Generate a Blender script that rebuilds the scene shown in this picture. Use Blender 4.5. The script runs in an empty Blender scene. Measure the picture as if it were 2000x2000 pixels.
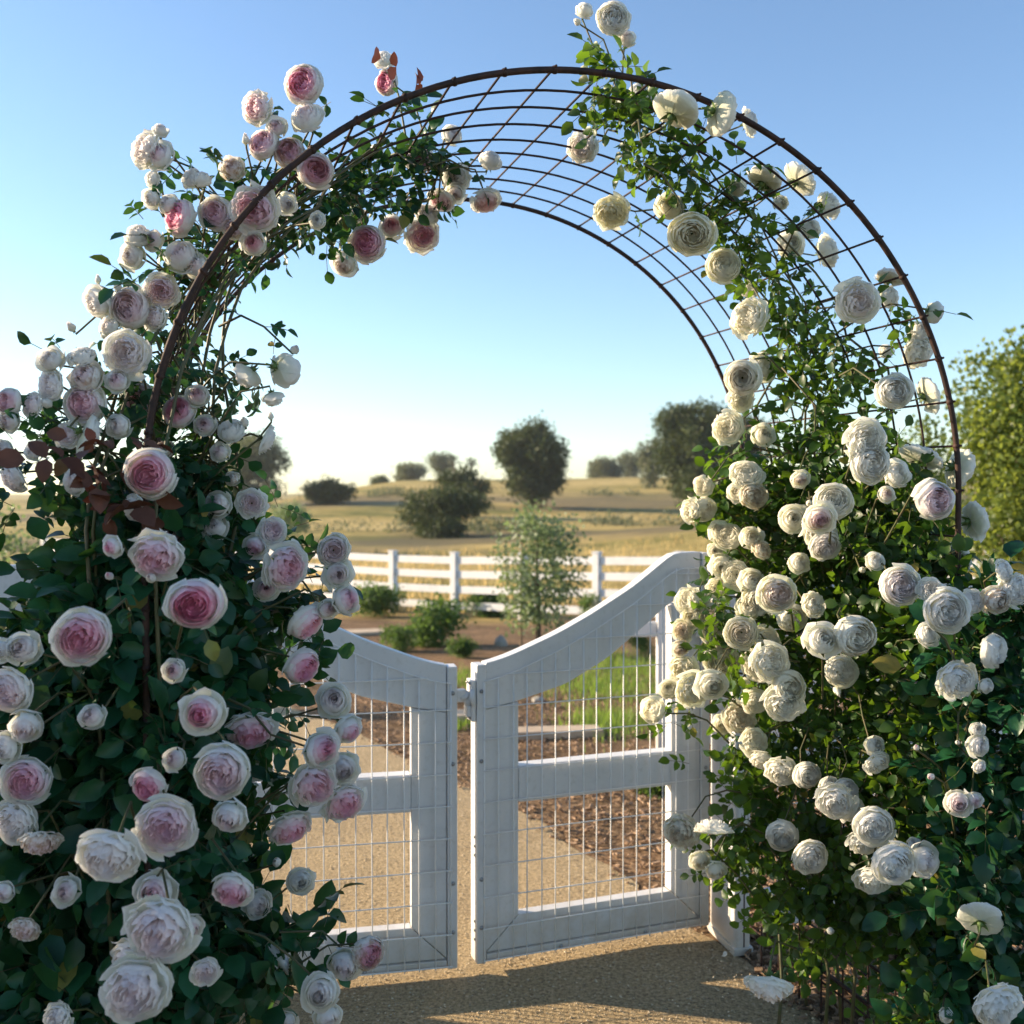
import bpy, math, random
import numpy as np
from mathutils import Vector, Matrix

# ------------------------------------------------------------------ camera, sky, sun
sc = bpy.context.scene
COL = sc.collection
R = math.radians
PITCH = -0.019
CAMH = 1.6
cam_d = bpy.data.cameras.new('camera')
cam = bpy.data.objects.new('camera', cam_d)
COL.objects.link(cam)
cam.location = (0, 0, CAMH)
cam.rotation_euler = (math.pi / 2 + PITCH, 0, 0)
cam_d.sensor_width = 36
cam_d.sensor_height = 36
cam_d.lens = 36
cam_d.clip_start = 0.05
cam_d.clip_end = 9000
cam_d.dof.use_dof = True
cam_d.dof.focus_distance = 2.35
cam_d.dof.aperture_fstop = 4.0
sc.camera = cam
sc.render.resolution_x = 1024
sc.render.resolution_y = 1024

SUN_AZ = R(-76)      # measured from the view direction, negative = left
SUN_EL = R(18)
w = bpy.data.worlds.new('World')
sc.world = w
w.use_nodes = True
nt = w.node_tree
bg = nt.nodes['Background']
sky = nt.nodes.new('ShaderNodeTexSky')
sky.sky_type = 'NISHITA'
sky.sun_disc = False
sky.sun_elevation = SUN_EL
sky.sun_rotation = SUN_AZ
sky.air_density = 1.0
sky.dust_density = 0.2
sky.ozone_density = 3.0
nt.links.new(sky.outputs[0], bg.inputs[0])
bg.inputs[1].default_value = 0.108
sd = bpy.data.lights.new('sun', 'SUN')
sd.energy = 5.0
sd.angle = R(0.55)
sd.color = (1.0, 0.80, 0.56)
sun = bpy.data.objects.new('sun', sd)
COL.objects.link(sun)
SD = Vector((math.sin(SUN_AZ) * math.cos(SUN_EL), math.cos(SUN_AZ) * math.cos(SUN_EL), math.sin(SUN_EL)))
sun.rotation_euler = SD.to_track_quat('Z', 'Y').to_euler()
sun.location = (-8, 4, 6)
sc.view_settings.view_transform = 'Standard'
sc.view_settings.look = 'None'
sc.view_settings.gamma = 1
sc.view_settings.exposure = 1.25
sc.cycles.use_denoising = True
sc.cycles.max_bounces = 8
sc.cycles.transmission_bounces = 4
sc.cycles.transparent_max_bounces = 4
sc.cycles.sample_clamp_indirect = 6

# ------------------------------------------------------------------ helpers
rng = np.random.default_rng(7)
random.seed(7)
cp, sp = math.cos(PITCH), math.sin(PITCH)


def P(px, py, Y):
    """point of the place seen at pixel (px,py) of the 2000 px photograph, at world depth Y"""
    xr = (px - 1000) / 2000
    yr = (1000 - py) / 2000
    d = Vector((xr, cp - yr * sp, sp + yr * cp))
    k = Y / d.y
    return Vector((d.x * k, Y, CAMH + d.z * k))


class MB:
    def __init__(s):
        s.v = []; s.f = []; s.c = []

    def add(s, vs, fs, col=None):
        n = len(s.v)
        s.v.extend([tuple(v) for v in vs])
        s.f.extend([tuple(i + n for i in f) for f in fs])
        if col is not None:
            if isinstance(col[0], (tuple, list, np.ndarray)):
                s.c.extend([tuple(c) for c in col])
            else:
                s.c.extend([tuple(col)] * len(vs))
        return s

    def box(s, x0, x1, y0, y1, z0, z1, col=None, M=None):
        vs = [Vector(p) for p in ((x0, y0, z0), (x1, y0, z0), (x1, y1, z0), (x0, y1, z0),
                                  (x0, y0, z1), (x1, y0, z1), (x1, y1, z1), (x0, y1, z1))]
        if M is not None:
            vs = [M @ v for v in vs]
        return s.add(vs, [(0, 3, 2, 1), (4, 5, 6, 7), (0, 1, 5, 4), (1, 2, 6, 5), (2, 3, 7, 6), (3, 0, 4, 7)], col)

    def tube(s, pts, rad, n=6, col=None, cap=True):
        pts = [Vector(p) for p in pts]
        if not hasattr(rad, '__len__'):
            rad = [rad] * len(pts)
        vs = []; fs = []
        t0 = (pts[1] - pts[0]).normalized()
        ref = Vector((0, 0, 1)) if abs(t0.z) < .9 else Vector((1, 0, 0))
        a = t0.cross(ref).normalized()
        for i, p in enumerate(pts):
            t = (pts[min(i + 1, len(pts) - 1)] - pts[max(i - 1, 0)])
            if t.length < 1e-9: t = t0
            t.normalize()
            a = (a - t * a.dot(t))
            if a.length < 1e-6: a = t.orthogonal()
            a.normalize()
            b = t.cross(a)
            for k in range(n):
                q = 2 * math.pi * k / n
                vs.append(p + (a * math.cos(q) + b * math.sin(q)) * rad[i])
        for i in range(len(pts) - 1):
            for k in range(n):
                k2 = (k + 1) % n
                fs.append((i * n + k, i * n + k2, (i + 1) * n + k2, (i + 1) * n + k))
        if cap:
            fs.append(tuple(range(n - 1, -1, -1)))
            m = (len(pts) - 1) * n
            fs.append(tuple(range(m, m + n)))
        return s.add(vs, fs, col)

    def prism(s, poly, y0, y1, col=None):
        """polygon in the x-z plane extruded along y"""
        n = len(poly)
        vs = [(x, y0, z) for x, z in poly] + [(x, y1, z) for x, z in poly]
        area = sum(poly[i][0] * poly[(i + 1) % n][1] - poly[(i + 1) % n][0] * poly[i][1] for i in range(n))
        fr = tuple(range(n)); bk = tuple(range(2 * n - 1, n - 1, -1))
        fs = [fr, bk] + [(i, i + n, (i + 1) % n + n, (i + 1) % n) for i in range(n)]
        if area < 0:
            fs = [tuple(reversed(f)) for f in fs]
        return s.add(vs, fs, col)

    def ball(s, c, r, col=None, sq=(1, 1, 1), n=6, m=4):
        vs = [(c[0], c[1], c[2] - r * sq[2])]
        for j in range(1, m):
            ph = -math.pi / 2 + math.pi * j / m
            for k in range(n):
                q = 2 * math.pi * k / n
                vs.append((c[0] + r * sq[0] * math.cos(ph) * math.cos(q), c[1] + r * sq[1] * math.cos(ph) * math.sin(q), c[2] + r * sq[2] * math.sin(ph)))
        vs.append((c[0], c[1], c[2] + r * sq[2]))
        fs = []
        for k in range(n):
            k2 = (k + 1) % n
            fs.append((0, 1 + k2, 1 + k))
            for j in range(m - 2):
                a = 1 + j * n
                fs.append((a + k, a + k2, a + n + k2, a + n + k))
            fs.append((1 + (m - 2) * n + k, 1 + (m - 2) * n + k2, len(vs) - 1))
        return s.add(vs, fs, col)

    def mesh(s, name, mat, smooth=False):
        me = bpy.data.meshes.new(name)
        me.from_pydata(s.v, [], s.f)
        if s.c and len(s.c) == len(s.v):
            at = me.color_attributes.new('tint', 'FLOAT_COLOR', 'POINT')
            a = np.ones((len(s.v), 4), dtype=np.float32)
            cc = np.array(s.c, dtype=np.float32)
            a[:, :cc.shape[1]] = cc
            at.data.foreach_set('color', a.ravel())
        if smooth:
            me.polygons.foreach_set('use_smooth', [True] * len(me.polygons))
        me.materials.append(mat)
        me.update()
        return me

    def build(s, name, mat, parent=None, smooth=False, bevel=0):
        o = bpy.data.objects.new(name, s.mesh(name, mat, smooth))
        COL.objects.link(o)
        if parent is not None:
            o.parent = parent
        if bevel:
            b = o.modifiers.new('bevel', 'BEVEL')
            b.width = bevel; b.segments = 2; b.limit_method = 'ANGLE'; b.angle_limit = R(40)
        return o


def tag(o, label=None, cat=None, group=None, kind=None):
    if label: o['label'] = label
    if cat: o['category'] = cat
    if group: o['group'] = group
    if kind: o['kind'] = kind
    return o


def empty(name, loc, rz=0, label=None, cat=None, group=None):
    o = bpy.data.objects.new(name, None)
    COL.objects.link(o)
    o.location = loc
    o.rotation_euler = (0, 0, rz)
    o.empty_display_size = .1
    return tag(o, label, cat, group)


# ------------------------------------------------------------------ materials
def newmat(name):
    m = bpy.data.materials.new(name)
    m.use_nodes = True
    t = m.node_tree
    return m, t, t.nodes['Principled BSDF'], t.nodes['Material Output']


def N(t, kind, **kw):
    n = t.nodes.new(kind)
    for k, v in kw.items():
        setattr(n, k, v)
    return n


def noise(t, scale, detail=4, rough=.55, coord='Object', vec=None):
    n = N(t, 'ShaderNodeTexNoise')
    n.inputs['Scale'].default_value = scale
    n.inputs['Detail'].default_value = detail
    n.inputs['Roughness'].default_value = rough
    if vec is None:
        tc = N(t, 'ShaderNodeTexCoord')
        vec = tc.outputs[coord]
    t.links.new(vec, n.inputs['Vector'])
    return n


def ramp(t, fac, stops):
    r = N(t, 'ShaderNodeValToRGB')
    e = r.color_ramp.elements
    while len(e) < len(stops): e.new(.5)
    for i, (p, c) in enumerate(stops):
        e[i].position = p
        e[i].color = (*c, 1)
    t.links.new(fac, r.inputs[0])
    return r


def mixc(t, fac, a, b, mode='MIX'):
    m = N(t, 'ShaderNodeMix', data_type='RGBA', blend_type=mode)
    for sock, v in ((m.inputs[0], fac), (m.inputs[6], a), (m.inputs[7], b)):
        if isinstance(v, (int, float)): sock.default_value = v
        elif isinstance(v, tuple): sock.default_value = (*v, 1)
        else: t.links.new(v, sock)
    return m.outputs[2]


def bump(t, bsdf, height, strength=.3, dist=.01):
    b = N(t, 'ShaderNodeBump')
    b.inputs['Strength'].default_value = strength
    b.inputs['Distance'].default_value = dist
    t.links.new(height, b.inputs['Height'])
    t.links.new(b.outputs[0], bsdf.inputs['Normal'])
    return b


def plain(name, c1, c2, scale=8, rough=.6, bstr=.2, bdist=.003, metal=0):
    m, t, b, o = newmat(name)
    n = noise(t, scale, 6, .6)
    r = ramp(t, n.outputs[0], [(.35, c1), (.65, c2)])
    t.links.new(r.outputs[0], b.inputs['Base Color'])
    b.inputs['Roughness'].default_value = rough
    b.inputs['Metallic'].default_value = metal
    bump(t, b, n.outputs[0], bstr, bdist)
    return m


def leafmat(name, dark, light, trans, rough=.42, tw=.3):
    m, t, b, o = newmat(name)
    a = N(t, 'ShaderNodeVertexColor', layer_name='tint')
    sep = N(t, 'ShaderNodeSeparateColor')
    t.links.new(a.outputs[0], sep.inputs[0])
    c = mixc(t, sep.outputs[0], dark, light)
    c = mixc(t, sep.outputs[2], c, (.34, .26, .05))
    n = noise(t, 60, 3)
    c2 = mixc(t, .35, c, ramp(t, n.outputs[0], [(.3, (.45, .5, .45)), (.7, (1.3, 1.25, 1.2))]).outputs[0], 'MULTIPLY')
    t.links.new(c2, b.inputs['Base Color'])
    b.inputs['Roughness'].default_value = rough
    b.inputs['Specular IOR Level'].default_value = .32
    tr = N(t, 'ShaderNodeBsdfTranslucent')
    tc = mixc(t, sep.outputs[0], trans, tuple(min(1, x * 1.7) for x in trans))
    t.links.new(tc, tr.inputs[0])
    mx = N(t, 'ShaderNodeMixShader')
    mx.inputs[0].default_value = tw
    t.links.new(b.outputs[0], mx.inputs[1])
    t.links.new(tr.outputs[0], mx.inputs[2])
    t.links.new(mx.outputs[0], o.inputs[0])
    bump(t, b, n.outputs[0], .25, .004)
    return m


def petalmat(name, outer, cream, pink):
    m, t, b, o = newmat(name)
    a = N(t, 'ShaderNodeVertexColor', layer_name='tint')
    sep = N(t, 'ShaderNodeSeparateColor')
    t.links.new(a.outputs[0], sep.inputs[0])
    oi = N(t, 'ShaderNodeObjectInfo')
    so = N(t, 'ShaderNodeSeparateColor')
    t.links.new(oi.outputs['Color'], so.inputs[0])
    base = mixc(t, so.outputs[1], outer, cream)
    # greenish claw of the outer petals (blue channel of the tint)
    base = mixc(t, sep.outputs[2], base, (.60, .66, .34))
    mul = N(t, 'ShaderNodeMath', operation='MULTIPLY', use_clamp=True)
    t.links.new(sep.outputs[0], mul.inputs[0]); t.links.new(so.outputs[0], mul.inputs[1])
    c = mixc(t, mul.outputs[0], base, pink)
    na = noise(t, 2.6, 5, .7)
    ra = ramp(t, na.outputs[0], [(.46, (0, 0, 0)), (.62, (1, 1, 1))])
    ag = N(t, 'ShaderNodeMath', operation='MULTIPLY', use_clamp=True)
    t.links.new(ra.outputs[0], ag.inputs[0]); t.links.new(so.outputs[2], ag.inputs[1])
    c = mixc(t, ag.outputs[0], c, (.50, .31, .15))      # browned, ageing petals
    n = noise(t, 9, 4, .6)
    c = mixc(t, .5, c, ramp(t, n.outputs[0], [(.3, (.93, .92, .90)), (.7, (1.03, 1.03, 1.03))]).outputs[0], 'MULTIPLY')
    t.links.new(c, b.inputs['Base Color'])
    b.inputs['Roughness'].default_value = .55
    b.inputs['Specular IOR Level'].default_value = .25
    tr = N(t, 'ShaderNodeBsdfTranslucent')
    t.links.new(c, tr.inputs[0])
    mx = N(t, 'ShaderNodeMixShader')
    mx.inputs[0].default_value = .5
    t.links.new(b.outputs[0], mx.inputs[1])
    t.links.new(tr.outputs[0], mx.inputs[2])
    t.links.new(mx.outputs[0], o.inputs[0])
    wv = noise(t, 7, 2, .5)
    bump(t, b, wv.outputs[0], .12, .03)
    return m


M_PETAL = petalmat('petal', (.94, .93, .91), (.98, .95, .80), (.96, .48, .63))
M_LEAFD = leafmat('rose leaf dark', (.006, .042, .020), (.020, .100, .040), (.055, .14, .015), .36, .22)
M_LEAFL = leafmat('rose leaf fresh', (.012, .038, .009), (.045, .105, .018), (.15, .27, .016), .40, .32)
M_LEAFR = leafmat('withered rose leaf', (.07, .026, .018), (.14, .065, .04), (.10, .025, .015), .6, .2)
M_CANE = plain('cane', (.05, .07, .02), (.10, .075, .035), 30, .6)
M_SEPAL = plain('sepal', (.06, .12, .03), (.14, .20, .05), 20, .6)
M_RUST = plain('rusted steel', (.020, .013, .011), (.065, .030, .021), 40, .7, .5, .002, .35)
M_TREE = leafmat('oak leaf', (.022, .038, .014), (.080, .112, .034), (.08, .10, .02), .6, .2)
M_TREEG = leafmat('grey green leaf', (.09, .10, .065), (.20, .21, .13), (.14, .17, .06), .6, .25)
M_TREEY = leafmat('broad green leaf', (.035, .062, .015), (.13, .17, .035), (.30, .36, .05), .45, .35)
M_OLIVE = leafmat('young tree leaf', (.09, .13, .07), (.24, .30, .17), (.22, .30, .10), .5, .3)
M_SHRUB = leafmat('shrub leaf', (.025, .055, .018), (.08, .15, .035), (.15, .25, .04), .55, .3)
M_GRASS = leafmat('grass blade', (.07, .13, .02), (.17, .25, .04), (.25, .36, .05), .5, .4)
M_DRY = leafmat('dry grass blade', (.32, .27, .10), (.52, .42, .19), (.6, .42, .18), .7, .45)
M_BARK = plain('bark', (.06, .045, .03), (.14, .11, .08), 25, .85, .6, .01)
M_STAKE = plain('wooden stake', (.22, .16, .10), (.32, .24, .16), 30, .8)
M_STONE = plain('stone', (.30, .27, .22), (.46, .42, .36), 10, .85, .6, .01)
M_SLAB = plain('sandstone slab', (.40, .30, .20), (.52, .41, .29), 9, .85, .4, .006)
M_BOLT = plain('zinc bolt', (.25, .26, .28), (.38, .39, .40), 60, .45, .1, .001, .7)
M_TEAL = plain('teal plastic', (.0, .26, .22), (.0, .33, .27), 20, .35)


def whitemat():
    m, t, b, o = newmat('white vinyl')
    n = noise(t, 3.5, 7, .65)
    n2 = noise(t, 45, 3, .6)
    c = ramp(t, n.outputs[0], [(.30, (.60, .60, .60)), (.52, (.68, .68, .68)), (.75, (.72, .72, .72))]).outputs[0]
    c = mixc(t, .5, c, ramp(t, n2.outputs[0], [(.28, (.80, .78, .74)), (.45, (1, 1, 1))]).outputs[0], 'MULTIPLY')
    tc = N(t, 'ShaderNodeTexCoord'); sx = N(t, 'ShaderNodeSeparateXYZ'); t.links.new(tc.outputs['Object'], sx.inputs[0])
    nd = noise(t, 14, 6, .7)
    ad = N(t, 'ShaderNodeMath', operation='MULTIPLY_ADD'); t.links.new(nd.outputs[0], ad.inputs[0]); ad.inputs[1].default_value = -.45; t.links.new(sx.outputs[2], ad.inputs[2])
    mr = N(t, 'ShaderNodeMapRange'); mr.inputs[1].default_value = -.20; mr.inputs[2].default_value = .02; mr.inputs[3].default_value = .55; mr.inputs[4].default_value = 0
    t.links.new(ad.outputs[0], mr.inputs[0])
    c = mixc(t, mr.outputs[0], c, (.42, .33, .21))       # dried splash of path dust at the foot
    t.links.new(c, b.inputs['Base Color'])
    b.inputs['Roughness'].default_value = .42
    bump(t, b, n2.outputs[0], .12, .002)
    return m


M_WHITE = whitemat()


M_WIRE = plain('white coated wire', (.80, .80, .79), (.86, .86, .85), 12, .35)


def pathmat():
    m, t, b, o = newmat('decomposed granite')
    n1 = noise(t, 75, 6, .8)
    n2 = noise(t, 2.2, 6, .6)
    n3 = noise(t, 60, 4, .7)
    c = ramp(t, n1.outputs[0], [(.36, (.14, .095, .05)), (.45, (.44, .325, .175)), (.54, (.62, .465, .25)), (.64, (.84, .68, .44))]).outputs[0]
    c = mixc(t, .7, c, ramp(t, n2.outputs[0], [(.3, (.82, .80, .78)), (.7, (1.12, 1.1, 1.06))]).outputs[0], 'MULTIPLY')
    t.links.new(c, b.inputs['Base Color'])
    b.inputs['Roughness'].default_value = .95
    ad = N(t, 'ShaderNodeMath', operation='ADD')
    t.links.new(n1.outputs[0], ad.inputs[0]); t.links.new(n3.outputs[0], ad.inputs[1])
    bump(t, b, ad.outputs[0], 1.0, .02)
    return m


def groundmat():
    m, t, b, o = newmat('garden soil and dry hills')
    geo = N(t, 'ShaderNodeNewGeometry')
    pos = geo.outputs['Position']
    sx = N(t, 'ShaderNodeSeparateXYZ')
    t.links.new(pos, sx.inputs[0])
    nf = noise(t, 38, 5, .7, vec=pos)
    nm = noise(t, 1.3, 7, .7, vec=pos)
    mulch = ramp(t, nf.outputs[0], [(.34, (.05, .03, .017)), (.5, (.22, .14, .08)), (.66, (.42, .29, .17))]).outputs[0]
    mulch = mixc(t, .9, mulch, ramp(t, nm.outputs[0], [(.36, (.45, .46, .42)), (.5, (.9, .9, .88)), (.65, (1.25, 1.18, 1.1))]).outputs[0], 'MULTIPLY')
    # dry grass with greener streaks beyond the fence
    mp = N(t, 'ShaderNodeMapping')
    mp.inputs['Scale'].default_value = (.05, .10, .1)
    t.links.new(pos, mp.inputs[0])
    ns = noise(t, 1.0, 7, .62, vec=mp.outputs[0])
    hay = ramp(t, ns.outputs[0], [(.36, (.17, .17, .05)), (.45, (.34, .275, .095)), (.56, (.48, .36, .14)), (.72, (.56, .44, .20))]).outputs[0]
    nh = noise(t, 1.2, 8, .75, vec=pos)
    hay = mixc(t, .9, hay, ramp(t, nh.outputs[0], [(.36, (.55, .56, .5)), (.5, (.95, .95, .92)), (.66, (1.2, 1.15, 1.1))]).outputs[0], 'MULTIPLY')
    # distance with a wandering edge
    nw = noise(t, .09, 3, .5, vec=pos)
    wm = N(t, 'ShaderNodeMath', operation='MULTIPLY_ADD')
    t.links.new(nw.outputs[0], wm.inputs[0]); wm.inputs[1].default_value = 34; t.links.new(sx.outputs[1], wm.inputs[2])
    dd = N(t, 'ShaderNodeMapRange')
    dd.inputs[1].default_value = 0; dd.inputs[2].default_value = 200
    t.links.new(wm.outputs[0], dd.inputs[0])
    k = 1 / 200.
    track = (.17, .14, .09)
    band = ramp(t, dd.outputs[0], [(0, (0, 0, 0)), (60 * k, (0, 0, 0)), (66 * k, (.75, .75, .75)), (72 * k, (.75, .75, .75)), (80 * k, (0, 0, 0)),
                                   (103 * k, (0, 0, 0)), (110 * k, (.7, .7, .7)), (118 * k, (.7, .7, .7)), (130 * k, (0, 0, 0))])
    field = mixc(t, band.outputs[0], hay, mixc(t, nf.outputs[0], (.10, .085, .06), track))
    near = N(t, 'ShaderNodeMapRange')
    near.inputs[1].default_value = 39; near.inputs[2].default_value = 42
    t.links.new(wm.outputs[0], near.inputs[0])
    c = mixc(t, near.outputs[0], mulch, field)
    t.links.new(c, b.inputs['Base Color'])
    b.inputs['Roughness'].default_value = 1
    b.inputs['Specular IOR Level'].default_value = .1
    bump(t, b, nf.outputs[0], .9, .03)
    return m


M_PATH = pathmat()
M_GROUND = groundmat()
M_CHIP = plain('wood chip', (.12, .07, .04), (.42, .28, .17), 25, .9)
M_PEB = plain('granite grain', (.30, .22, .13), (.70, .58, .40), 35, .9)


# ------------------------------------------------------------------ ground, path
def smooth(a, b, x):
    t = min(1, max(0, (x - a) / (b - a)))
    return t * t * (3 - 2 * t)


def hz(x, y):
    if y < 5: return 0.0
    if y < 22: return -0.0618 * (y - 5)
    z = -1.05
    amp = 1.3 + 3.4 * smooth(-38, -12, x) + .5 * smooth(60, 110, x)
    z += amp * smooth(52, 165, y)
    z -= smooth(185, 420, y) * (amp + 7)
    z += 1.5 * math.exp(-((x - 17) / 13) ** 2 - ((y - 50) / 13) ** 2) + .35 * math.exp(-((x + 22) / 12) ** 2 - ((y - 80) / 14) ** 2)
    z += .25 * math.sin(x * .045 + 1) * smooth(60, 120, y) + .18 * math.sin(x * .11 + y * .03) * smooth(50, 90, y)
    return z


ys = [-6, -3, 0, 2.5, 5]
y = 5.
while y < 6000:
    y *= 1.07
    ys.append(y)
us = np.linspace(-1, 1, 91)
mb = MB()
vs = []; fs = []
for yy in ys:
    half = 14 + max(0, yy) * 1.6
    for u in us:
        x = u * half
        vs.append((x, yy, hz(x, yy)))
n = len(us)
for j in range(len(ys) - 1):
    for i in range(n - 1):
        a = j * n + i
        fs.append((a, a + 1, a + n + 1, a + n))
mb.add(vs, fs)
tag(mb.build('ground', M_GROUND, smooth=True), kind='structure')

# the path runs under the arch, through the gate and bends to the left
PR = [(1.7, -1.), (1.45, .8), (1.18, 2.2), (.93, 3.05), (.78, 3.47), (.62, 3.85), (.50, 4.14), (.05, 5.1), (-.6, 6.3), (-1.16, 7.5), (-2.3, 9.3), (-4.2, 11.6)]
PL = [(-2.4, -1.), (-2.0, .8), (-1.5, 2.2), (-1.15, 2.9), (-1.1, 3.2), (-1.3, 3.6), (-1.7, 4.1), (-2.5, 5.0), (-3.3, 6.0), (-4.0, 7.1), (-5.0, 8.4), (-6.5, 10.2)]


def lerp_rows(A, B, k):
    out = []
    for i in range(len(A) - 1):
        for s_ in range(k):
            f = s_ / k
            out.append(((A[i][0] * (1 - f) + A[i + 1][0] * f, A[i][1] * (1 - f) + A[i + 1][1] * f),
                        (B[i][0] * (1 - f) + B[i + 1][0] * f, B[i][1] * (1 - f) + B[i + 1][1] * f)))
    out.append((A[-1], B[-1]))
    return out


rows = lerp_rows(PR, PL, 5)
mb = MB(); vs = []; fs = []
m = 9
for i, (a, b) in enumerate(rows):
    j1 = .018 * math.sin(i * 1.3) + .02 * math.sin(i * 4.1) + .01 * math.sin(i * 9.7)
    for k in range(m):
        f = k / (m - 1)
        x = a[0] * (1 - f) + b[0] * f + j1 * (1 - f); y = a[1] * (1 - f) + b[1] * f
        vs.append((x, y, hz(x, y) + .014 - (.010 if k in (0, m - 1) else 0)))
for i in range(len(rows) - 1):
    for k in range(m - 1):
        a = i * m + k
        fs.append((a, a + m, a + m + 1, a + 1))
mb.add(vs, fs)
tag(mb.build('path', M_PATH, smooth=True), kind='structure')


def inpath(x, y, grow=0.):
    for i in range(len(PR) - 1):
        y0 = min(PR[i][1], PL[i][1])
        a, b, c, d = PR[i], PR[i + 1], PL[i + 1], PL[i]
        q = [a, b, c, d]
        s_ = 0; ok = True
        for k in range(4):
            x1, y1 = q[k]; x2, y2 = q[(k + 1) % 4]
            cr = (x2 - x1) * (y - y1) - (y2 - y1) * (x - x1)
            if cr < -grow: ok = False; break
        if ok: return True
    return False


# loose grit on the path
mb = MB()
cnt = 0
while cnt < 17000:
    y = 2.6 + 4.2 * rng.random() ** 1.5
    x = -1.8 + 3.1 * rng.random()
    if not inpath(x, y): continue
    r = .0016 + .0038 * rng.random() ** 3
    z = hz(x, y) + .014 + r * .4
    a = rng.random() * 3
    ca, sa = math.cos(a) * r, math.sin(a) * r
    mb.add([(x + ca, y + sa, z), (x - sa, y + ca, z), (x - ca, y - sa, z), (x + sa, y - ca, z), (x, y, z + r * .8)],
           [(0, 1, 4), (1, 2, 4), (2, 3, 4), (3, 0, 4)])
    cnt += 1
tag(mb.build('gravel', M_PEB), 'fine tan grit scattered on the granite path', 'gravel', kind='stuff')

# wood chips on the beds
mb = MB()
cnt = 0
while cnt < 15000:
    if rng.random() < .4:
        y = 2.3 + 2.2 * rng.random(); x = .8 + 1.9 * rng.random()
    else:
        y = 3.7 + 7 * rng.random() ** 1.3; x = -1.6 + 4.6 * rng.random()
    if inpath(x, y) and not (rng.random() < .25 and not (inpath(x + .07, y) and inpath(x - .07, y))): continue
    l = .006 + .016 * rng.random(); wd = .002 + .005 * rng.random(); h = .002 + .003 * rng.random()
    M = Matrix.Translation((x, y, hz(x, y) + .006 + .014 * rng.random())) @ Matrix.Rotation(rng.random() * 6.3, 4, 'Z') @ Matrix.Rotation(rng.normal() * .35, 4, 'Y') @ Matrix.Rotation(rng.normal() * .3, 4, 'X')
    mb.box(-l, l, -wd, wd, -h, h, M=M)
    cnt += 1
tag(mb.build('wood_chips', M_CHIP), 'brown bark mulch covering the beds beside the path', 'mulch', kind='stuff')

# ------------------------------------------------------------------ rose arch
TH = .306
W = 1.9
XC, YC = .201, 2.253
ZS = CAMH + .004
ASP = .959
LEN = 1.02
ct, st = math.cos(TH), math.sin(TH)


def arch_pt(u, z, l):
    return Vector((u * ct - l * st, u * st + l * ct, z))


ARC_W = Vector((XC, YC, 0))


def aw(s_, l):
    """point of the arch at arc length s_ measured from the left foot, l along the tunnel"""
    r = W / 2
    arc = math.pi * r
    if s_ < ZS: return arch_pt(-r, s_, l)
    if s_ > ZS + arc: return arch_pt(r, max(0, ZS - (s_ - ZS - arc)), l)
    q = (s_ - ZS) / r
    return arch_pt(-r * math.cos(q), ZS + r * ASP * math.sin(q), l)


TOT = 2 * ZS + math.pi * W / 2
arch = empty('rose_arch', (XC, YC, 0), 0, 'rusted steel hoop arch of open wire mesh spanning the path before the gate', 'arch')


def hoop(l, rad, name):
    mb = MB()
    pts = [aw(TOT * i / 160, l) for i in range(161)]
    mb.tube(pts, rad, 8)
    for k in range(1, int(TOT / .113)):          # welded wire ends show as small knobs
        mb.ball(aw(TOT * k / int(TOT / .113), l), rad * 1.32, n=7, m=5)
    return mb.build(name, M_RUST, arch, smooth=True)


hoop(0, .0072, 'front_hoop')
hoop(LEN, .0068, 'back_hoop')


mb = MB()
for k in range(1, 9):
    l = LEN * k / 9
    wob = .004 * math.sin(k * 2.1)
    mb.tube([aw(TOT * i / 130, l + wob) for i in range(131)], .0031, 5)
mb.build('arched_wire', M_RUST, arch, smooth=True)
mb = MB()
ns = int(TOT / .113)
for k in range(1, ns):
    s_ = TOT * k / ns
    p0, p1 = aw(s_, -.012), aw(s_, LEN + .012)
    mid = aw(s_, LEN / 2)
    out = (mid - arch_pt(0, ZS if mid.z > ZS else mid.z, LEN / 2)).normalized() * .0045
    mb.tube([p0 + out, mid + out + Vector((0, 0, .003 * math.sin(k))), p1 + out], .0029, 5)
mb.build('cross_wire', M_RUST, arch, smooth=True)
for sgn in (-1, 1):
    mb = MB()
    r = W / 2
    for z, rr in ((.155, .0065), (.27, .004)):
        mb.tube([arch_pt(sgn * r, z, -.03), arch_pt(sgn * r, z, LEN + .03)], rr, 6)
    mb.build('base_bar', M_RUST, arch, smooth=True)


# ------------------------------------------------------------------ gate leaves
def interp(pts, x):
    for (x0, z0), (x1, z1) in zip(pts, pts[1:]):
        if x <= x1:
            f = (x - x0) / (x1 - x0)
            return z0 + (z1 - z0) * f
    return pts[-1][1]


def smoothed(pts, a, b, n):
    xs = [a + (b - a) * i / n for i in range(n + 1)]
    zs = []
    for x in xs:
        zs.append((interp(pts, x - .03) + 2 * interp(pts, x) + interp(pts, x + .03)) / 4)
    return list(zip(xs, zs))


ZT = [(-.1, 1.025), (0, 1.034), (.07, 1.046), (.135, 1.066), (.292, 1.127), (.416, 1.187), (.572, 1.274), (.734, 1.389), (1.0, 1.389)]
ZB = [(0, .885), (.15, .908), (.32, .952), (.474, 1.03), (.632, 1.146), (.70, 1.20), (.9, 1.33)]
GW = .875


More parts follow.
